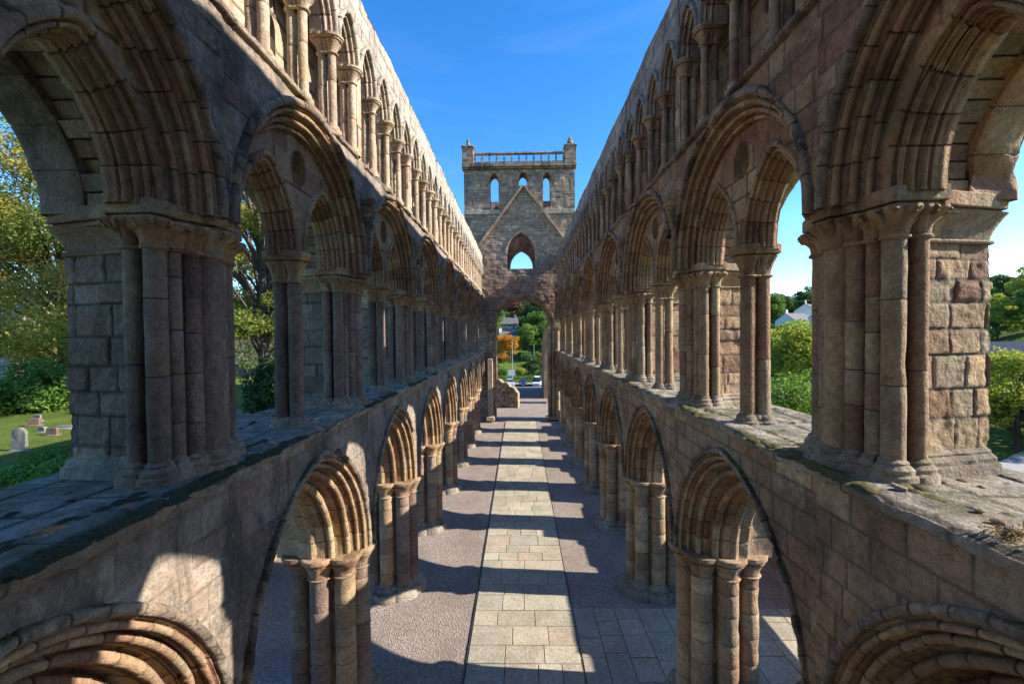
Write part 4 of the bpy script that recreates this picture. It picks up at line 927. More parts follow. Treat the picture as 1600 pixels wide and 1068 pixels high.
def recopy(o, x, y, rz, sc, label=None, group=None):
    c = copy_tree(o); z = float(hz(x, y)); c.location = (x, y, z); c.rotation_euler = (0, 0, rz); c.scale = (sc, sc, sc)
    if label: c['label'] = label
    if group: c['group'] = group
    return c
# churchyard trees on the left
tree('chestnut_tree', -42.5, 39, 25, 8.5, 'chestnut', 'tall autumn chestnut tree on the left seen through the nearest left arch', n=95000, size=0.25, seed=3, base=0.16, nc=60, trunk=0.5, open_=0.85, shell=0.3)
tree('chestnut_tree', -21.0, 34.5, 24, 6.8, 'chestnut', 'autumn chestnut tree with a dark trunk beyond the first left triforium column', n=75000, size=0.235, seed=8, base=0.2, nc=54, trunk=0.45, open_=0.8, shell=0.3)
tree('chestnut_tree', -58, 45, 23, 8, 'chestnut', 'chestnut tree at the extreme left edge of the churchyard', n=34000, size=0.36, seed=5, base=0.15, nc=44, trunk=0.45, shell=0.3)
tree('chestnut_tree', -34, 62, 22, 8, 'chestnut', 'farther chestnut tree filling the gap behind the left arches', n=26000, size=0.42, seed=6, base=0.15, nc=40, trunk=0.45, shell=0.3)
shrub('laurel_bush', -38.5, 33.5, 4.3, 3.6, 'green', 'bright green laurel bush at the foot of the left chestnut tree', n=16000, size=0.28, seed=4)
shrub('ivy_bush', -20.6, 34.0, 5.4, 2.1, 'dark', 'dark ivy mass wrapped round the foot of the chestnut trunk', n=7000, size=0.24, seed=9)
for i, (x, y, h, rr, lb) in enumerate([(-17.2, 15.6, 1.5, 2.6, 'low green shrub on the bank below the left shelf edge'), (-20.8, 18.6, 1.2, 2.4, 'low sprawling shrub before the gravestones at the left edge'), (-15.6, 17.8, 1.2, 2.0, 'dark low shrub against the jagged edge of the left pier')]):
    shrub('bank_shrub', x, y, h, rr, 'green' if i != 2 else 'deep', lb, n=6000, size=0.16, seed=20 + i)
# gravestones
GS = flat('lichened_gravestone', (0.18, 0.175, 0.15), 0.9, var=0.4, scale=5, spec=0.15); GR = flat('red_gravestone', (0.17, 0.115, 0.09), 0.9, var=0.3, scale=5, spec=0.15)
def gravestone(x, y, wd, h, th, top, mat, label, rz=0.0, lean=0.0):
    z = float(hz(x, y)); root = thing('gravestone', (x, y, z), label, 'gravestone', 'gravestones in the churchyard grass'); root['kind'] = 'thing'
    if top: pr = [(-wd / 2, 0), (wd / 2, 0), (wd / 2, h * 0.74)] + [(wd / 2 * math.cos(a), h * 0.74 + h * 0.26 * math.sin(a)) for a in np.linspace(0.15, np.pi - 0.15, 9)] + [(-wd / 2, h * 0.74)]
    else: pr = [(-wd / 2, 0), (wd / 2, 0), (wd / 2, h * 0.9), (wd * 0.42, h), (-wd * 0.42, h), (-wd / 2, h * 0.88)]
    pr = resample(np.array(pr + [pr[0]]), 0.08)[:-1]; c = pr.mean(0); R = []
    for dy, k in ((-th / 2, 0.0), (-th / 2, 0.96), (-th / 2 + 0.02, 1.0), (th / 2 - 0.02, 1.0), (th / 2, 0.96), (th / 2, 0.0)):
        q = c + (pr - c) * k; R.append(np.stack([q[:, 0], dy + lean * q[:, 1], q[:, 1] - 0.1 * (k == 9)], -1))
    R = np.array(R); R = R + 0.015 * fbm(R + x, 4, 3)[..., None]
    cs, sn = math.cos(rz), math.sin(rz); W = np.stack([x + R[..., 0] * cs - R[..., 1] * sn, y + R[..., 0] * sn + R[..., 1] * cs, z + R[..., 2] - 0.05], -1)
    mb = MB(); mb.grid(W, 0.5, cv=True); mb.build('slab', mat, root)
    mb = MB(); mb.box((x, y, z), (wd * 1.25, th * 2.4, 0.18), 0.5, rz=rz, bev=0.03); mb.build('plinth', mat, root)
for a in [(-26.4, 21.9, 0.72, 1.3, 0.16, 1, GS, 'tall grey round topped gravestone, the largest at the left edge', 0.1, 0.03), (-33.6, 29, 0.5, 0.5, 0.14, 0, GS, 'small pale gravestone farthest back by the laurel bush', 0, 0),
          (-32.2, 27.6, 0.62, 0.55, 0.2, 0, GR, 'short reddish gravestone behind the tall grey one', 0.2, 0.05), (-29.8, 26, 0.55, 0.42, 0.2, 1, GS, 'squat grey rounded stone in the middle of the grass', -0.2, 0),
          (-28.3, 25.2, 0.6, 0.55, 0.18, 0, GR, 'brown squared gravestone nearest the left pier foot', 0.1, 0), (-29.6, 27.2, 1.1, 0.22, 0.5, 0, GS, 'flat ledger stone lying low in the grass', 0.1, 0),
          (-28.8, 28.2, 0.5, 0.42, 0.15, 0, GS, 'small light stone close to the left pier edge', 0, 0), (-19.0, 29.2, 0.62, 0.75, 0.14, 1, GS, 'grey rounded gravestone below the chestnut trunk', 0.1, 0),
          (-18.6, 30.2, 0.78, 0.6, 0.16, 1, GR, 'pinkish wide gravestone right of the grey one below the trunk', -0.1, 0), (-20.4, 30.4, 0.5, 0.8, 0.14, 1, GS, 'dark narrow gravestone beside the near left pier', 0.2, 0.04)]:
    gravestone(*a)

# ------------------------------------------------------------------ houses
GLS = flat('window_glass', (0.03, 0.035, 0.045), 0.12, spec=0.6, var=0.1); WHT = flat('white_paint', (0.72, 0.71, 0.68), 0.6, var=0.06); SLT = flat('slate_roof', (0.13, 0.12, 0.12), 0.75, var=0.3, scale=3)
def house(name, x, y, rz, L, Wd, h, rh, mat, label, wins, chims=(), bays=(), roofmat=None, cat='house', door=None, group=None):
    """gabled house; wins = (u, z, w, h) on the front, front faces local -y"""
    z = float(hz(x, y)) - 0.3; root = thing(name, (x, y, z), label, cat, group); root['kind'] = 'thing'
    cs, sn = math.cos(rz), math.sin(rz); T = lambda V: np.array([(x + a * cs - b * sn, y + a * sn + b * cs, z + c) for a, b, c in V])
    l, w_ = L / 2, Wd / 2; mb = MB()
    mb.quads(T([(-l, -w_, 0), (l, -w_, 0), (l, w_, 0), (-l, w_, 0), (-l, -w_, h), (l, -w_, h), (l, w_, h), (-l, w_, h), (-l, 0, h + rh * .97), (l, 0, h + rh * .97)]),
             [(0, 1, 5, 4), (2, 3, 7, 6), (1, 2, 6, 5), (3, 0, 4, 7), (4, 8, 7, 7), (5, 6, 9, 9)]); mb.build('wall', mat, root, smooth=False)
    o = 0.3; e = rh * o / w_; mb = MB()
    V = [(-l - o, -w_ - o, h - e), (l + o, -w_ - o, h - e), (l + o, 0, h + rh), (-l - o, 0, h + rh), (-l - o, w_ + o, h - e), (l + o, w_ + o, h - e)]; V += [(a, b, c + 0.16) for a, b, c in V]
    mb.quads(T(V), [(0, 1, 2, 3), (3, 2, 5, 4), (6, 9, 8, 7), (9, 10, 11, 8), (0, 6, 7, 1), (4, 5, 11, 10), (0, 3, 9, 6), (3, 4, 10, 9), (1, 7, 8, 2), (2, 8, 11, 5)]); rf = mb.build('roof', roofmat or SLT, root, smooth=False)
    def bx(mb, a, b, c, d):
        p = T([a])[0] if not isinstance(a[0], list) else a; mb.box(p, b, 0.5, rz=rz, bev=c)
    for cx in chims:
        mb = MB(); bx(mb, (cx, 0, h + rh + 0.4), (1.1, 0.6, 1.7), 0.03, 0); 
        for q in (-0.3, 0, 0.3): bx(mb, (cx + q, 0, h + rh + 1.4), (0.18, 0.18, 0.4), 0.02, 0)
        mb.build('chimney', mat, rf, smooth=False)
    for (u, zz, ww, hh) in wins:
        mb = MB()
        for du, dz, a, b in ((-ww / 2, 0, 0.09, hh + .09), (ww / 2, 0, 0.09, hh + .09), (0, hh / 2, ww, 0.09), (0, -hh / 2, ww + .2, 0.12), (0, 0, ww, 0.05)): bx(mb, (u + du, -w_ - 0.03, zz + dz), (a, 0.12, b), 0.01, 0)
        f = mb.build('window', WHT, root, smooth=False); mb = MB(); bx(mb, (u, -w_ - 0.02, zz), (ww - .05, 0.03, hh - .05), 0.005, 0); mb.build('pane', GLS, f, smooth=False)
    for (u, zz, ww, hh) in bays:
        mb = MB(); bx(mb, (u, -w_ - 0.45, hh / 2 + zz), (ww, 0.9, hh), 0.25, 0); f = mb.build('bay_window', WHT, root, smooth=False)
        mb = MB()
        for q in (-0.28, 0.0, 0.28): bx(mb, (u + q * ww, -w_ - 0.91, hh / 2 + zz), (ww * 0.2, 0.06, hh * 0.62), 0.01, 0)
        mb.build('pane', GLS, f, smooth=False)
    if door: mb = MB(); bx(mb, (door, -w_ - 0.03, 1.05), (0.95, 0.1, 2.1), 0.02, 0); mb.build('door', flat('painted_door', (0.06, 0.05, 0.05), 0.5), root, smooth=False)
    return root
STN = flat('grey_villa_stone', (0.30, 0.275, 0.25), 0.9, var=0.2, scale=2); HRL = flat('white_harling', (0.66, 0.64, 0.60), 0.9, var=0.08); CRM = flat('cream_harling', (0.27, 0.235, 0.21), 0.9, var=0.1); PNK = flat('pink_sandstone_house', (0.33, 0.24, 0.21), 0.9, var=0.15)
def wrow(us, z, w_, h): return [(u, z, w_, h) for u in us]
house('stone_villa', -7.5, 212, 0.1, 13, 8, 6.2, 3.0, STN, 'grey stone villa with two white bays high behind the tower arch', wrow((-4.2, 0, 4.2), 4.7, 1.1, 1.5) + [(0, 1.6, 1.1, 1.6)], (-5.5, 0, 5.5), ((-4.0, 0.2, 2.6, 2.9), (4.0, 0.2, 2.6, 2.9)), door=None)
house('white_cottage', -5.6, 176, 0.35, 6, 6, 3.2, 2.6, HRL, 'small white cottage below the grey villa in the arch view', [(-1.2, 1.7, 0.9, 1.1), (1.3, 1.7, 0.9, 1.1)], (-2.5,))
house('street_house', -66, 58, -0.55, 22, 9, 7.5, 4, CRM, 'pale harled street house half hidden behind the left chestnuts', wrow((-8, -4.5, -1, 2.5, 6, 9), 5.6, 1.1, 1.7) + wrow((-8, -4.5, 2.5, 6), 2.1, 1.2, 1.8), (-9, 0, 9), door=-1)
house('street_house', -39, 74, -0.15, 24, 9, 7.0, 4, PNK, 'pinkish street house low behind the second left arch', wrow((-9, -6, -3, 0, 3, 6, 9), 5.4, 1.1, 1.6) + wrow((-9, -6, 0, 3, 9), 2.0, 1.2, 1.7), (-10, 10), door=-3)
for i, (x, y, rz, L, h, rh, mt, lb) in enumerate([(112, 176, 0.5, 13, 4.4, 3.0, HRL, 'white gabled house leftmost of the hillside houses on the right'), (127, 190, 0.8, 14, 5.0, 3.0, HRL, 'white house with a grey roof in the middle of the hillside row'),
        (138, 186, 0.4, 11, 6.4, 3.2, HRL, 'taller white house at the right end of the hillside row'), (119, 168, 0.6, 10, 3.2, 2.6, HRL, 'low white bungalow in front of the hillside row'), (150, 196, 0.5, 13, 5.0, 3, CRM, 'cream house behind the hillside row')]):
    house('hillside_house', x, y, rz, L, 8, h, rh, mt, lb, wrow((-3.4, 0.2, 3.4), h - 1.5, 1.5, 1.3) + (wrow((-3.2, 3.2), 1.6, 1.5, 1.3) if h > 4.3 else []), (-L / 2 + 1,), group='white houses on the right hillside')
house('dark_shed', 104, 132, -0.7, 24, 7, 2.6, 1.8, flat('dark_blue_cladding', (0.05, 0.07, 0.11), 0.6), 'long dark blue roofed shed under the hillside houses', wrow((-8, -3, 3, 8), 1.4, 1.4, 0.9), roofmat=flat('blue_grey_roof', (0.07, 0.085, 0.12), 0.6))
house('riverside_hall', 88, 78, -0.85, 22, 8, 3.4, 2.4, CRM, 'long low building with a slate roof at the right edge', wrow((-8, -4, 0, 4, 8), 1.8, 1.4, 1.4))

# ------------------------------------------------------------------ trees on the right and beyond the arch
P1 = tree('broadleaf_tree', 36, 54.5, 13.5, 6.0, 'lime', 'bright yellow green tree behind the near right triforium column', n=20000, size=0.40, seed=31, base=0.1, nc=44)
tree('broadleaf_tree', 44, 56, 14.0, 6.0, 'green', 'darker green tree beside the bright one right of the column', n=20000, size=0.40, seed=32, base=0.1, nc=44)
shrub('round_bush', 20.6, 31.5, 8.4, 4.4, 'green', 'large rounded green bush just beyond the right shelf', n=16000, size=0.26, seed=33)
shrub('round_bush', 27.5, 38, 6.0, 4.0, 'deep', 'deep green bush behind the large rounded bush', n=9000, size=0.3, seed=34)
shrub('round_bush', 17.5, 35, 5.0, 3.4, 'lime', 'pale green bush low beside the column on the right', n=8000, size=0.26, seed=35)
tree('broadleaf_tree', 51, 44.5, 10.5, 5.0, 'lime', 'yellow green tree beside the rough outer edge of the right pier', n=22000, size=0.30, seed=36, base=0.15, nc=44, shell=0.35)
tree('broadleaf_tree', 62, 52, 10, 6, 'lime', 'yellowing tree at the right edge beyond the paved yard', n=16000, size=0.36, seed=37, base=0.15, nc=40, shell=0.35)
pro = [tree('hill_tree', 60 + 12 * i, 110, 14 + i, 6.5, lf, 'unset', n=11000, size=0.6, seed=50 + i, base=0.08, nc=30) for i, lf in enumerate(['deep', 'green', 'dark', 'deep', 'lime'])]
R2 = random.Random(5); spots = []
for i in range(46):
    a = R2.uniform(0.50, 1.25); d = R2.uniform(85, 165); spots.append((a * d, d, 'valley trees on the right', 'leafy tree in the wooded valley on the right'))
for i in range(56):
    a = R2.uniform(0.45, 1.3); d = R2.uniform(205, 300); spots.append((a * d, d, 'trees above the hillside houses', 'tree on the skyline above the hillside houses'))
for i in range(40):
    d = R2.uniform(222, 330); a = R2.uniform(-0.17, 0.17); spots.append((a * d, d, 'skyline wood beyond the tower arch', 'tree of the dark wood on the hill beyond the arch'))
for i in range(22):
    d = R2.uniform(150, 220); a = R2.uniform(0.018, 0.14); spots.append((a * d, d, 'wood right of the villa', 'dark tree on the slope right of the grey villa'))
for i in range(10):
    d = R2.uniform(150, 200); a = R2.uniform(-0.16, -0.062); spots.append((a * d, d, 'wood left of the villa', 'tree on the slope left of the grey villa'))
for i in range(26):
    a = R2.uniform(-1.4, -0.32); d = R2.uniform(95, 150); spots.append((a * d, d, 'trees behind the left street', 'tree standing behind the street houses on the left'))
for i in range(22):
    a = R2.uniform(0.55, 0.74); d = R2.uniform(208, 262); spots.append((a * d, d, 'trees above the hillside houses', 'tree on the skyline above the hillside houses'))
for i in range(14):
    a = R2.uniform(0.56, 0.72); d = R2.uniform(96, 150); spots.append((a * d, d, 'valley trees on the right', 'leafy tree in the wooded valley on the right'))
for i in range(20):
    spots.append((R2.uniform(58, 130), R2.uniform(-5, 58), 'trees across the river on the right', 'leafy tree across the river beyond the right shelf'))
first = {}
for i, (x, y, gp, lb) in enumerate(spots):
    if abs(x - 122) < 24 and abs(y - 180) < 26: continue
    if abs(x - 104) < 14 and abs(y - 132) < 14: continue
    k = R2.choice([0, 1, 2, 3]) if 'arch' in gp or 'villa' in gp else R2.choice([0, 1, 3, 4, 1])
    sc = R2.uniform(0.7, 1.15) * (0.62 if x > 75 and y < 175 else 1.0 if y > 120 else 0.85)
    if k not in first:
        o = pro[k]; first[k] = 1; o.location = (x, y, float(hz(x, y))); o['label'] = lb; o['group'] = gp
    else: recopy(pro[k], x, y, R2.uniform(0, 6.28), sc, lb, gp)
for k in range(5):
    if k not in first: pro[k].location = (90, 150, float(hz(90, 150))); pro[k]['label'] = 'leafy tree in the wooded valley on the right'; pro[k]['group'] = 'valley trees on the right'
tree('copper_beech', -3.0, 236, 17, 8, 'copper', 'copper beech with purple leaves behind the villa roof', n=7000, size=0.8, seed=61, base=0.15)
tree('maple_tree', -3.4, 142, 9.5, 4.6, 'orange', 'orange autumn maple low left in the tower arch', n=12000, size=0.34, seed=62, base=0.12)
tree('maple_tree', -7.2, 146, 9.0, 4.4, 'lime', 'yellowing maple left of the orange one in the arch', n=10000, size=0.34, seed=63, base=0.12)
tree('roadside_tree', 3.2, 146, 12.5, 4.2, 'green', 'bright green roadside tree in the middle of the arch view', n=12000, size=0.36, seed=64, base=0.1)
tree('roadside_tree', 3.0, 108, 6.0, 3.2, 'deep', 'grey green young tree behind the parked cars', n=6000, size=0.34, seed=65, base=0.1)
tree('roadside_tree', 6.4, 110, 6.6, 2.8, 'orange', 'small yellow and orange tree right behind the white car', n=6000, size=0.34, seed=66, base=0.1)
for i, (x, y, h, rr, lf, lb) in enumerate([(-4.5, 112, 3.2, 2.6, 'green', 'round green bush on the lawn left of the lamp post'), (0.4, 116, 2.6, 2.4, 'lime', 'low yellow green bush on the lawn behind the dark car'), (5.2, 104, 3.2, 2.2, 'green', 'green bush just behind the white car'),
        (-7.5, 124, 4.0, 3.0, 'deep', 'dark bush at the left of the lawn under the maples'), (8.6, 118, 4.4, 3.0, 'lime', 'yellowing bush at the right of the lawn'), (1.4, 128, 3.2, 3.2, 'deep', 'dark shrub below the bright roadside tree')]):
    shrub('lawn_bush', x, y, h, rr, lf, lb, n=4500, size=0.26, seed=80 + i)
# hedge, road
mb = MB(); r = np.random.default_rng(9); leaves(mb, [(x, 98 + r.normal(0, .2), float(hz(x, 98)) + 0.95, 1.0, 0.8, 1.0) for x in np.arange(-26, 30, 1.1)], 9000, 0.3, r, shell=0.6)
hd = mb.build('roadside_hedge', LEAF['green'], None, smooth=False); tag(hd, 'clipped green hedge behind the parked cars across the road', 'hedge', kind='thing')
m = flat('asphalt', (0.055, 0.055, 0.058), 0.9, var=0.2, scale=20)
def strip(name, pts, wd, mat, dz=0.03, kind='structure'):
    mb = MB(); pts = resample(np.array(pts, float), 1.0); t = np.gradient(pts, axis=0); t /= np.linalg.norm(t, axis=1, keepdims=True); nn = np.stack([-t[:, 1], t[:, 0]], 1)
    rows = [pts + nn * wd * k for k in np.linspace(-0.5, 0.5, 7)]; P = np.stack([np.stack([q[:, 0], q[:, 1], hz(q[:, 0], q[:, 1]) + dz + 0.25], -1) for q in rows]); mb.grid(P); return tag(mb.build(name, mat, None), kind=kind)
strip('road', [(-70, 86), (60, 86)], 12, m); strip('pavement', [(-70, 94.5), (60, 94.5)], 3.0, flat('pavement_concrete', (0.26, 0.25, 0.24), 0.9), 0.12)
strip('yard_path', [(36, 26), (44, 36), (58, 44), (80, 46)], 7, flat('pale_yard_paving', (0.34, 0.32, 0.30), 0.9, scale=3), 0.0)
# ------------------------------------------------------------------ cars, lamp posts, railings, table
TYR = flat('tyre_rubber', (0.02, 0.02, 0.022), 0.85); RIM = flat('wheel_rim', (0.45, 0.45, 0.46), 0.35, 0.8); LMP = flat('headlight_glass', (0.7, 0.72, 0.75), 0.15); PLT = flat('number_plate', (0.75, 0.75, 0.7), 0.5, var=0.02)
def car(x, y, rz, paint, label, hgt=1.5, van=False):
    z = float(hz(x, y)) + 0.28; root = thing('parked_car', (x, y, z), label, 'car', 'cars parked across the road'); root['kind'] = 'thing'
    cs, sn = math.cos(rz), math.sin(rz); T = lambda P: np.stack([x + P[..., 0] * cs - P[..., 1] * sn, y + P[..., 0] * sn + P[..., 1] * cs, z + P[..., 2]], -1)
    k = hgt / 1.5
    def hull(secs, name, mat, par):
        R = []
        for (yy, w0, z0, w1, z1) in secs:
            R.append([(-w0 * .94, yy, z0), (-w0, yy, z0 + .08), (-w0, yy, (z0 + z1) / 2), (-w1, yy, z1 - .05), (-w1 * .93, yy, z1), (w1 * .93, yy, z1), (w1, yy, z1 - .05), (w0, yy, (z0 + z1) / 2), (w0, yy, z0 + .08), (w0 * .94, yy, z0)])
        P = T(np.array(R)); c0 = P[:1].mean(1, keepdims=True).repeat(10, 1); c1 = P[-1:].mean(1, keepdims=True).repeat(10, 1)
        mb = MB(); mb.grid(np.concatenate([c0, P, c1]), 0.5, cv=True); return mb.build(name, mat, par)
    b_ = hull([(-2.1, .72, .3, .70, .62), (-2.05, .82, .22, .78, .78), (-1.1, .87, .2, .82, .95), (0.4, .88, .2, .84, .98), (1.8, .86, .2, .82, .98), (2.1, .80, .25, .76, .9), (2.15, .7, .35, .66, .7)], 'body', paint, root)
    if van: hull([(-1.25, .80, .9, .76, 1.0), (-.7, .80, .9, .72, 1.45 * k), (1.7, .82, .9, .74, 1.5 * k), (2.05, .8, .9, .72, 1.0)], 'cabin', GLS, root)
    else: hull([(-1.0, .78, .9, .72, .98), (-.3, .78, .9, .62, 1.40 * k), (0.9, .78, .9, .62, 1.43 * k), (1.7, .78, .9, .70, .98)], 'cabin', GLS, root)
    hull([(-.28 if not van else -.66, .62, 1.34 * k, .6, 1.46 * k), (0.9 if not van else 1.7, .63, 1.36 * k, .6, 1.5 * k)], 'roof_panel', paint, root)
    for sx in (-1, 1):
        for yy in (-1.32, 1.32):
            def wheel(rad, w_, name, mat, par):
                th = np.linspace(0, 2 * np.pi, 18, endpoint=False); R = []
                for xx, rr in ((-w_, 0), (-w_, rad * .85), (-w_ * .7, rad), (w_ * .7, rad), (w_, rad * .85), (w_, 0)): R.append(np.stack([sx * .80 + xx + 0 * th, yy + rr * np.cos(th), 0.31 + rr * np.sin(th)], -1))
                mb = MB(); mb.grid(T(np.array(R)), 0.5, cv=True); return mb.build(name, mat, par)
            wh = wheel(.31, .1, 'wheel', TYR, root); wheel(.2, .106, 'rim', RIM, wh)
        mb = MB(); mb.box(T(np.array((sx * .60, -2.06, .66))), (.3, .12, .16), 0.5, rz=rz, bev=.03); mb.build('headlight', LMP, root)
        mb = MB(); mb.box(T(np.array((sx * .95, -.75, 1.0))), (.16, .1, .13), 0.5, rz=rz, bev=.02); mb.build('wing_mirror', paint, root)
    mb = MB(); mb.box(T(np.array((0, -2.14, .42))), (.52, .04, .12), 0.5, rz=rz); mb.build('number_plate', PLT, root)
    mb = MB(); mb.box(T(np.array((0, -2.1, .56))), (.8, .06, .14), 0.5, rz=rz, bev=.02); mb.build('grille', TYR, root)
car(-2.2, 90.5, 0.15, flat('silver_paint', (0.55, 0.57, 0.6), 0.3, 0.3, var=0.03), 'silver car leftmost of three parked behind the broken wall')
car(0.6, 91, 0.0, flat('dark_blue_paint', (0.03, 0.04, 0.07), 0.3, 0.2, var=0.03), 'dark low car parked between the silver and white ones')
car(3.6, 90.5, -0.1, flat('white_car_paint', (0.75, 0.75, 0.75), 0.3, var=0.03), 'tall white car rightmost of the three in the arch', 1.95, True)
GAL = flat('galvanised_steel', (0.45, 0.46, 0.47), 0.5, 0.5, var=0.08)
def lamp(x, y, h, label):
    z = float(hz(x, y)); root = thing('lamp_post', (x, y, z), label, 'lamp post'); root['kind'] = 'thing'
    mb = MB(); mb.tube([(x, y, z), (x, y, z + 1.2), (x, y, z + h)], [0.11, 0.08, 0.06], 8); mb.build('pole', GAL, root)
    mb = MB(); mb.tube([(x, y, z + h - .1), (x, y - .5, z + h + .1), (x, y - 1.0, z + h + .12)], 0.04, 6); mb.build('arm', GAL, root); mb = MB(); mb.box((x, y - 1.2, z + h + .1), (.22, .6, .14), 0.5, bev=.04); mb.build('lamp_head', GAL, root)
lamp(-1.7, 97, 9.5, 'tall pale lamp post rising behind the broken wall'); lamp(4.4, 132, 7.5, 'farther lamp post right of the green roadside tree')
x, y = -1.9, 95.6; z = float(hz(x, y)); sg = thing('road_sign', (x, y, z), 'white road sign on a short post beside the silver car', 'sign'); sg['kind'] = 'thing'
mb = MB(); mb.tube([(x, y, z), (x, y, z + 2.3)], 0.05, 6); mb.build('post', GAL, sg); mb = MB(); mb.box((x, y - .08, z + 2.6), (1.5, .06, 1.3), 0.5, bev=.01); mb.build('panel', WHT, sg, smooth=False)
BLK = flat('black_iron', (0.025, 0.025, 0.03), 0.5)
def railing(name, p0, p1, h, step, label, mat):
    p0, p1 = np.array(p0, float), np.array(p1, float); L = np.linalg.norm(p1 - p0); z = lambda q: float(hz(q[0], q[1])) + 0.1
    root = thing(name, ((p0 + p1)[0] / 2, (p0 + p1)[1] / 2, z((p0 + p1) / 2)), label, 'railing'); root['kind'] = 'thing'
    n = int(L / 2.0) + 1; pts = [p0 + (p1 - p0) * i / n for i in range(n + 1)]
    for q in pts: mb = MB(); mb.tube([(*q, z(q) - .2), (*q, z(q) + h + .08)], 0.035, 6); mb.build('post', mat, root)
    mb = MB()
    for hh in (h, 0.15): mb.tube([(*q, z(q) + hh) for q in pts], 0.022, 5)
    k = int(L / step)
    for i in range(k): q = p0 + (p1 - p0) * (i + .5) / k; mb.tube([(*q, z(q) + .15), (*q, z(q) + h)], 0.011, 4)
    mb.build('bars', mat, root)
railing('iron_railing', (-52, 41), (-33, 47), 1.3, 0.14, 'black iron railing along the street behind the laurel bush', BLK)
railing('yard_railing', (33.5, 28.5), (46, 37.5), 1.0, 0.5, 'dark metal railing round the yard at the right edge', BLK)
tb = thing('picnic_table', (40.8, 34.8, float(hz(40.8, 34.8))), 'pale picnic table in the yard by the right edge', 'picnic table'); tb['kind'] = 'thing'; zt = float(hz(40.8, 34.8)) + .2; WD = flat('weathered_timber', (0.36, 0.32, 0.27), 0.8, var=0.2)
mb = MB()
for i in range(5): mb.box((40.8, 34.55 + .16 * i, zt + .74), (2.0, .14, .05), 0.5, bev=.008)
mb.build('table_top', WD, tb)
for yy in (34.05, 35.7): mb = MB(); mb.box((40.8, yy, zt + .44), (2.0, .3, .05), 0.5, bev=.008); mb.build('bench', WD, tb)
for xx in (40.1, 41.5):
    for sg_ in (-1, 1): mb = MB(); mb.tube([(xx, 34.87 + sg_ * .75, zt), (xx, 34.87 + sg_ * .3, zt + .72)], 0.05, 4); mb.build('leg', WD, tb)
    mb = MB(); mb.box((xx, 34.87, zt + .4), (.06, 1.7, .1), 0.5); mb.build('cross_beam', WD, tb)

# ------------------------------------------------------------------ the west front the view is taken from (behind the camera)
wfr = thing('west_front', (0, -1.0, 0), 'west gable wall behind the gallery with one round headed window', 'ruined wall'); wfr['kind'] = 'thing'
wins_ = [archpoly(0, 1.05, 9.7, 12.2, 0.02, 10), [(-1.3, -0.5)] + archpoly(0, 1.3, 3.0, 3.0, 0.02, 10)[1:-1] + [(1.3, -0.5)]]
mb = MB(); pierced(mb, lambda X, Y, d: np.stack([X, -0.45 + d, Y], -1), -5.6, 5.6, -0.3, 16.5, 0.2, wins_, 95); pierced(mb, lambda X, Y, d: np.stack([X, -1.7 - d, Y], -1), -5.6, 5.6, -0.3, 16.5, 0.3, wins_, 96)
for h_ in wins_: reveal(mb, lambda X, Y, d: np.stack([X, -0.45 + d, Y], -1), h_, 0, 1.25, 4, closed=True)
for x_ in (-5.6, 5.6): mb.quads([(x_, -0.45, 0), (x_, -1.7, 0), (x_, -1.7, 16.5), (x_, -0.45, 16.5)], [(0, 1, 2, 3)])
mb.quads([(-5.6, -0.45, 16.5), (5.6, -0.45, 16.5), (5.6, -1.7, 16.5), (-5.6, -1.7, 16.5)], [(0, 1, 2, 3)])
mb.build('wall', M['wallR'], wfr)

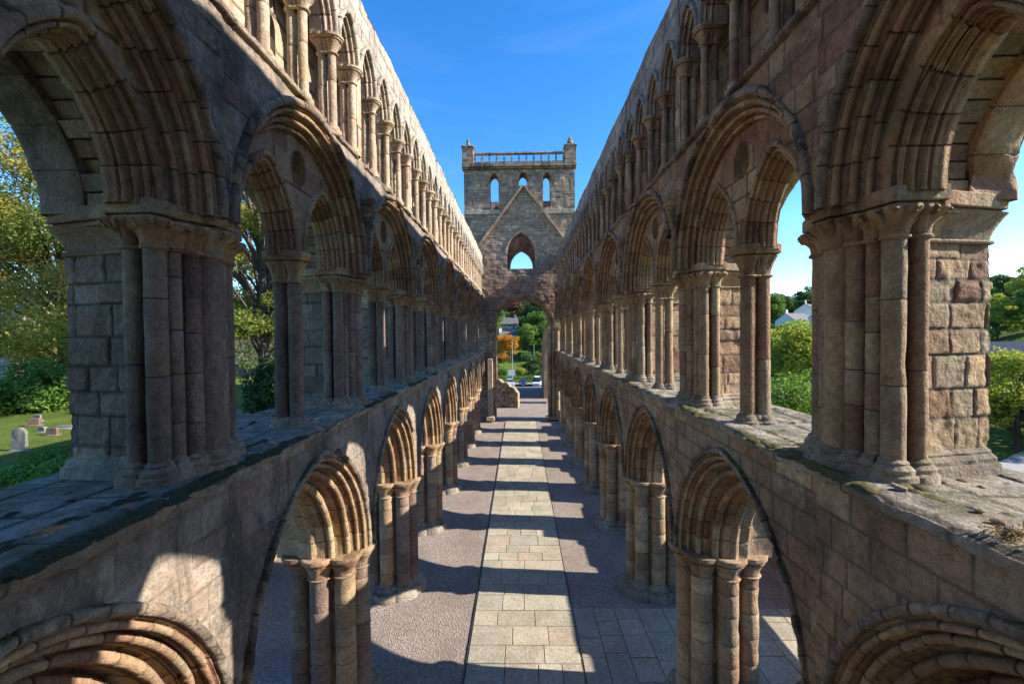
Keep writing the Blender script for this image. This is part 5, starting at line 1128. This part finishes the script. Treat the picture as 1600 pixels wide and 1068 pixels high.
# ------------------------------------------------------------------ loose stones and a dry weed on the ledges
STL = stone('loose_stone', GREY, soot=0.2, lichen=0.3, moss=0.2)
def loose(x, y, z, r_, label, group):
    rr = np.random.default_rng(int(abs(x * 1000) + y * 100)); th = np.linspace(0, 2 * np.pi, 10, endpoint=False); P = []
    for f in np.linspace(0, np.pi, 7): P.append(np.stack([r_ * np.sin(f) * np.cos(th) * 1.3, r_ * np.sin(f) * np.sin(th), -r_ * 0.65 * np.cos(f) + 0 * th], -1))
    P = np.array(P); P = P * (1 + 0.35 * fbm(P + x * 3, 1.2 / r_, 2, 3)[..., None]); a = rr.uniform(0, 6.28)
    Q = np.stack([x + P[..., 0] * math.cos(a) - P[..., 1] * math.sin(a), y + P[..., 0] * math.sin(a) + P[..., 1] * math.cos(a), z + r_ * 0.5 + P[..., 2]], -1)
    mb = MB(); mb.grid(Q, rr.random(), cv=True); tag(mb.build('loose_stone', STL), label, 'stone', group, 'thing')
for x, y, r_ in [(3.42, 3.1, 0.035), (3.36, 2.95, 0.05), (3.5, 3.3, 0.03), (3.62, 3.05, 0.04), (3.3, 3.75, 0.04), (3.34, 3.85, 0.028), (3.75, 2.9, 0.05), (4.1, 3.2, 0.035)]: loose(x, y, 6.505, r_, 'small loose stone lying on the near right ledge', 'loose stones on the right ledge')
for x, y, r_ in [(-3.2, 5.4, 0.05), (-3.3, 4.2, 0.03), (-3.22, 3.4, 0.035)]: loose(x, y, 6.51, r_, 'small loose stone on the dark mossy left ledge', 'loose stones on the left ledge')
DRY = leafmat('dry_weed_leaves', [(0.10, 0.06, 0.03), (0.18, 0.10, 0.05), (0.24, 0.17, 0.08)], 0.2)
wd = thing('dry_weed', (3.25, 2.85, 6.5), 'rusty brown dry weed on the right ledge at the picture edge', 'weed'); wd['kind'] = 'thing'
rw = np.random.default_rng(2); mb = MB(); lf = MB()
for i in range(34):
    a = rw.uniform(0, 6.28); l = rw.uniform(0.05, 0.16); b0 = np.array((3.25, 2.85, 6.49)) + np.array([rw.normal(0, 0.04), rw.normal(0, 0.09), 0]); tip = b0 + np.array([math.cos(a) * l * 0.7, math.sin(a) * l * 0.7, l * 0.8]); pts = limb(b0, tip, rw, n=4)
    mb.tube(pts, np.linspace(0.0025, 0.001, 4), 3)
    for q in pts[1:]:
        d = rw.normal(0, 1, 3); d /= np.linalg.norm(d); e_ = np.cross(d, rw.normal(0, 1, 3)); e_ /= np.linalg.norm(e_); k = rw.uniform(0.012, 0.026)
        lf.quads([q, q + d * k + e_ * k * 0.35, q + d * k * 2, q + d * k - e_ * k * 0.35], [(0, 1, 2, 3)], rw.random())
mb.build('stalk', M['bark'], wd); lf.build('leaves', DRY, wd, smooth=False)
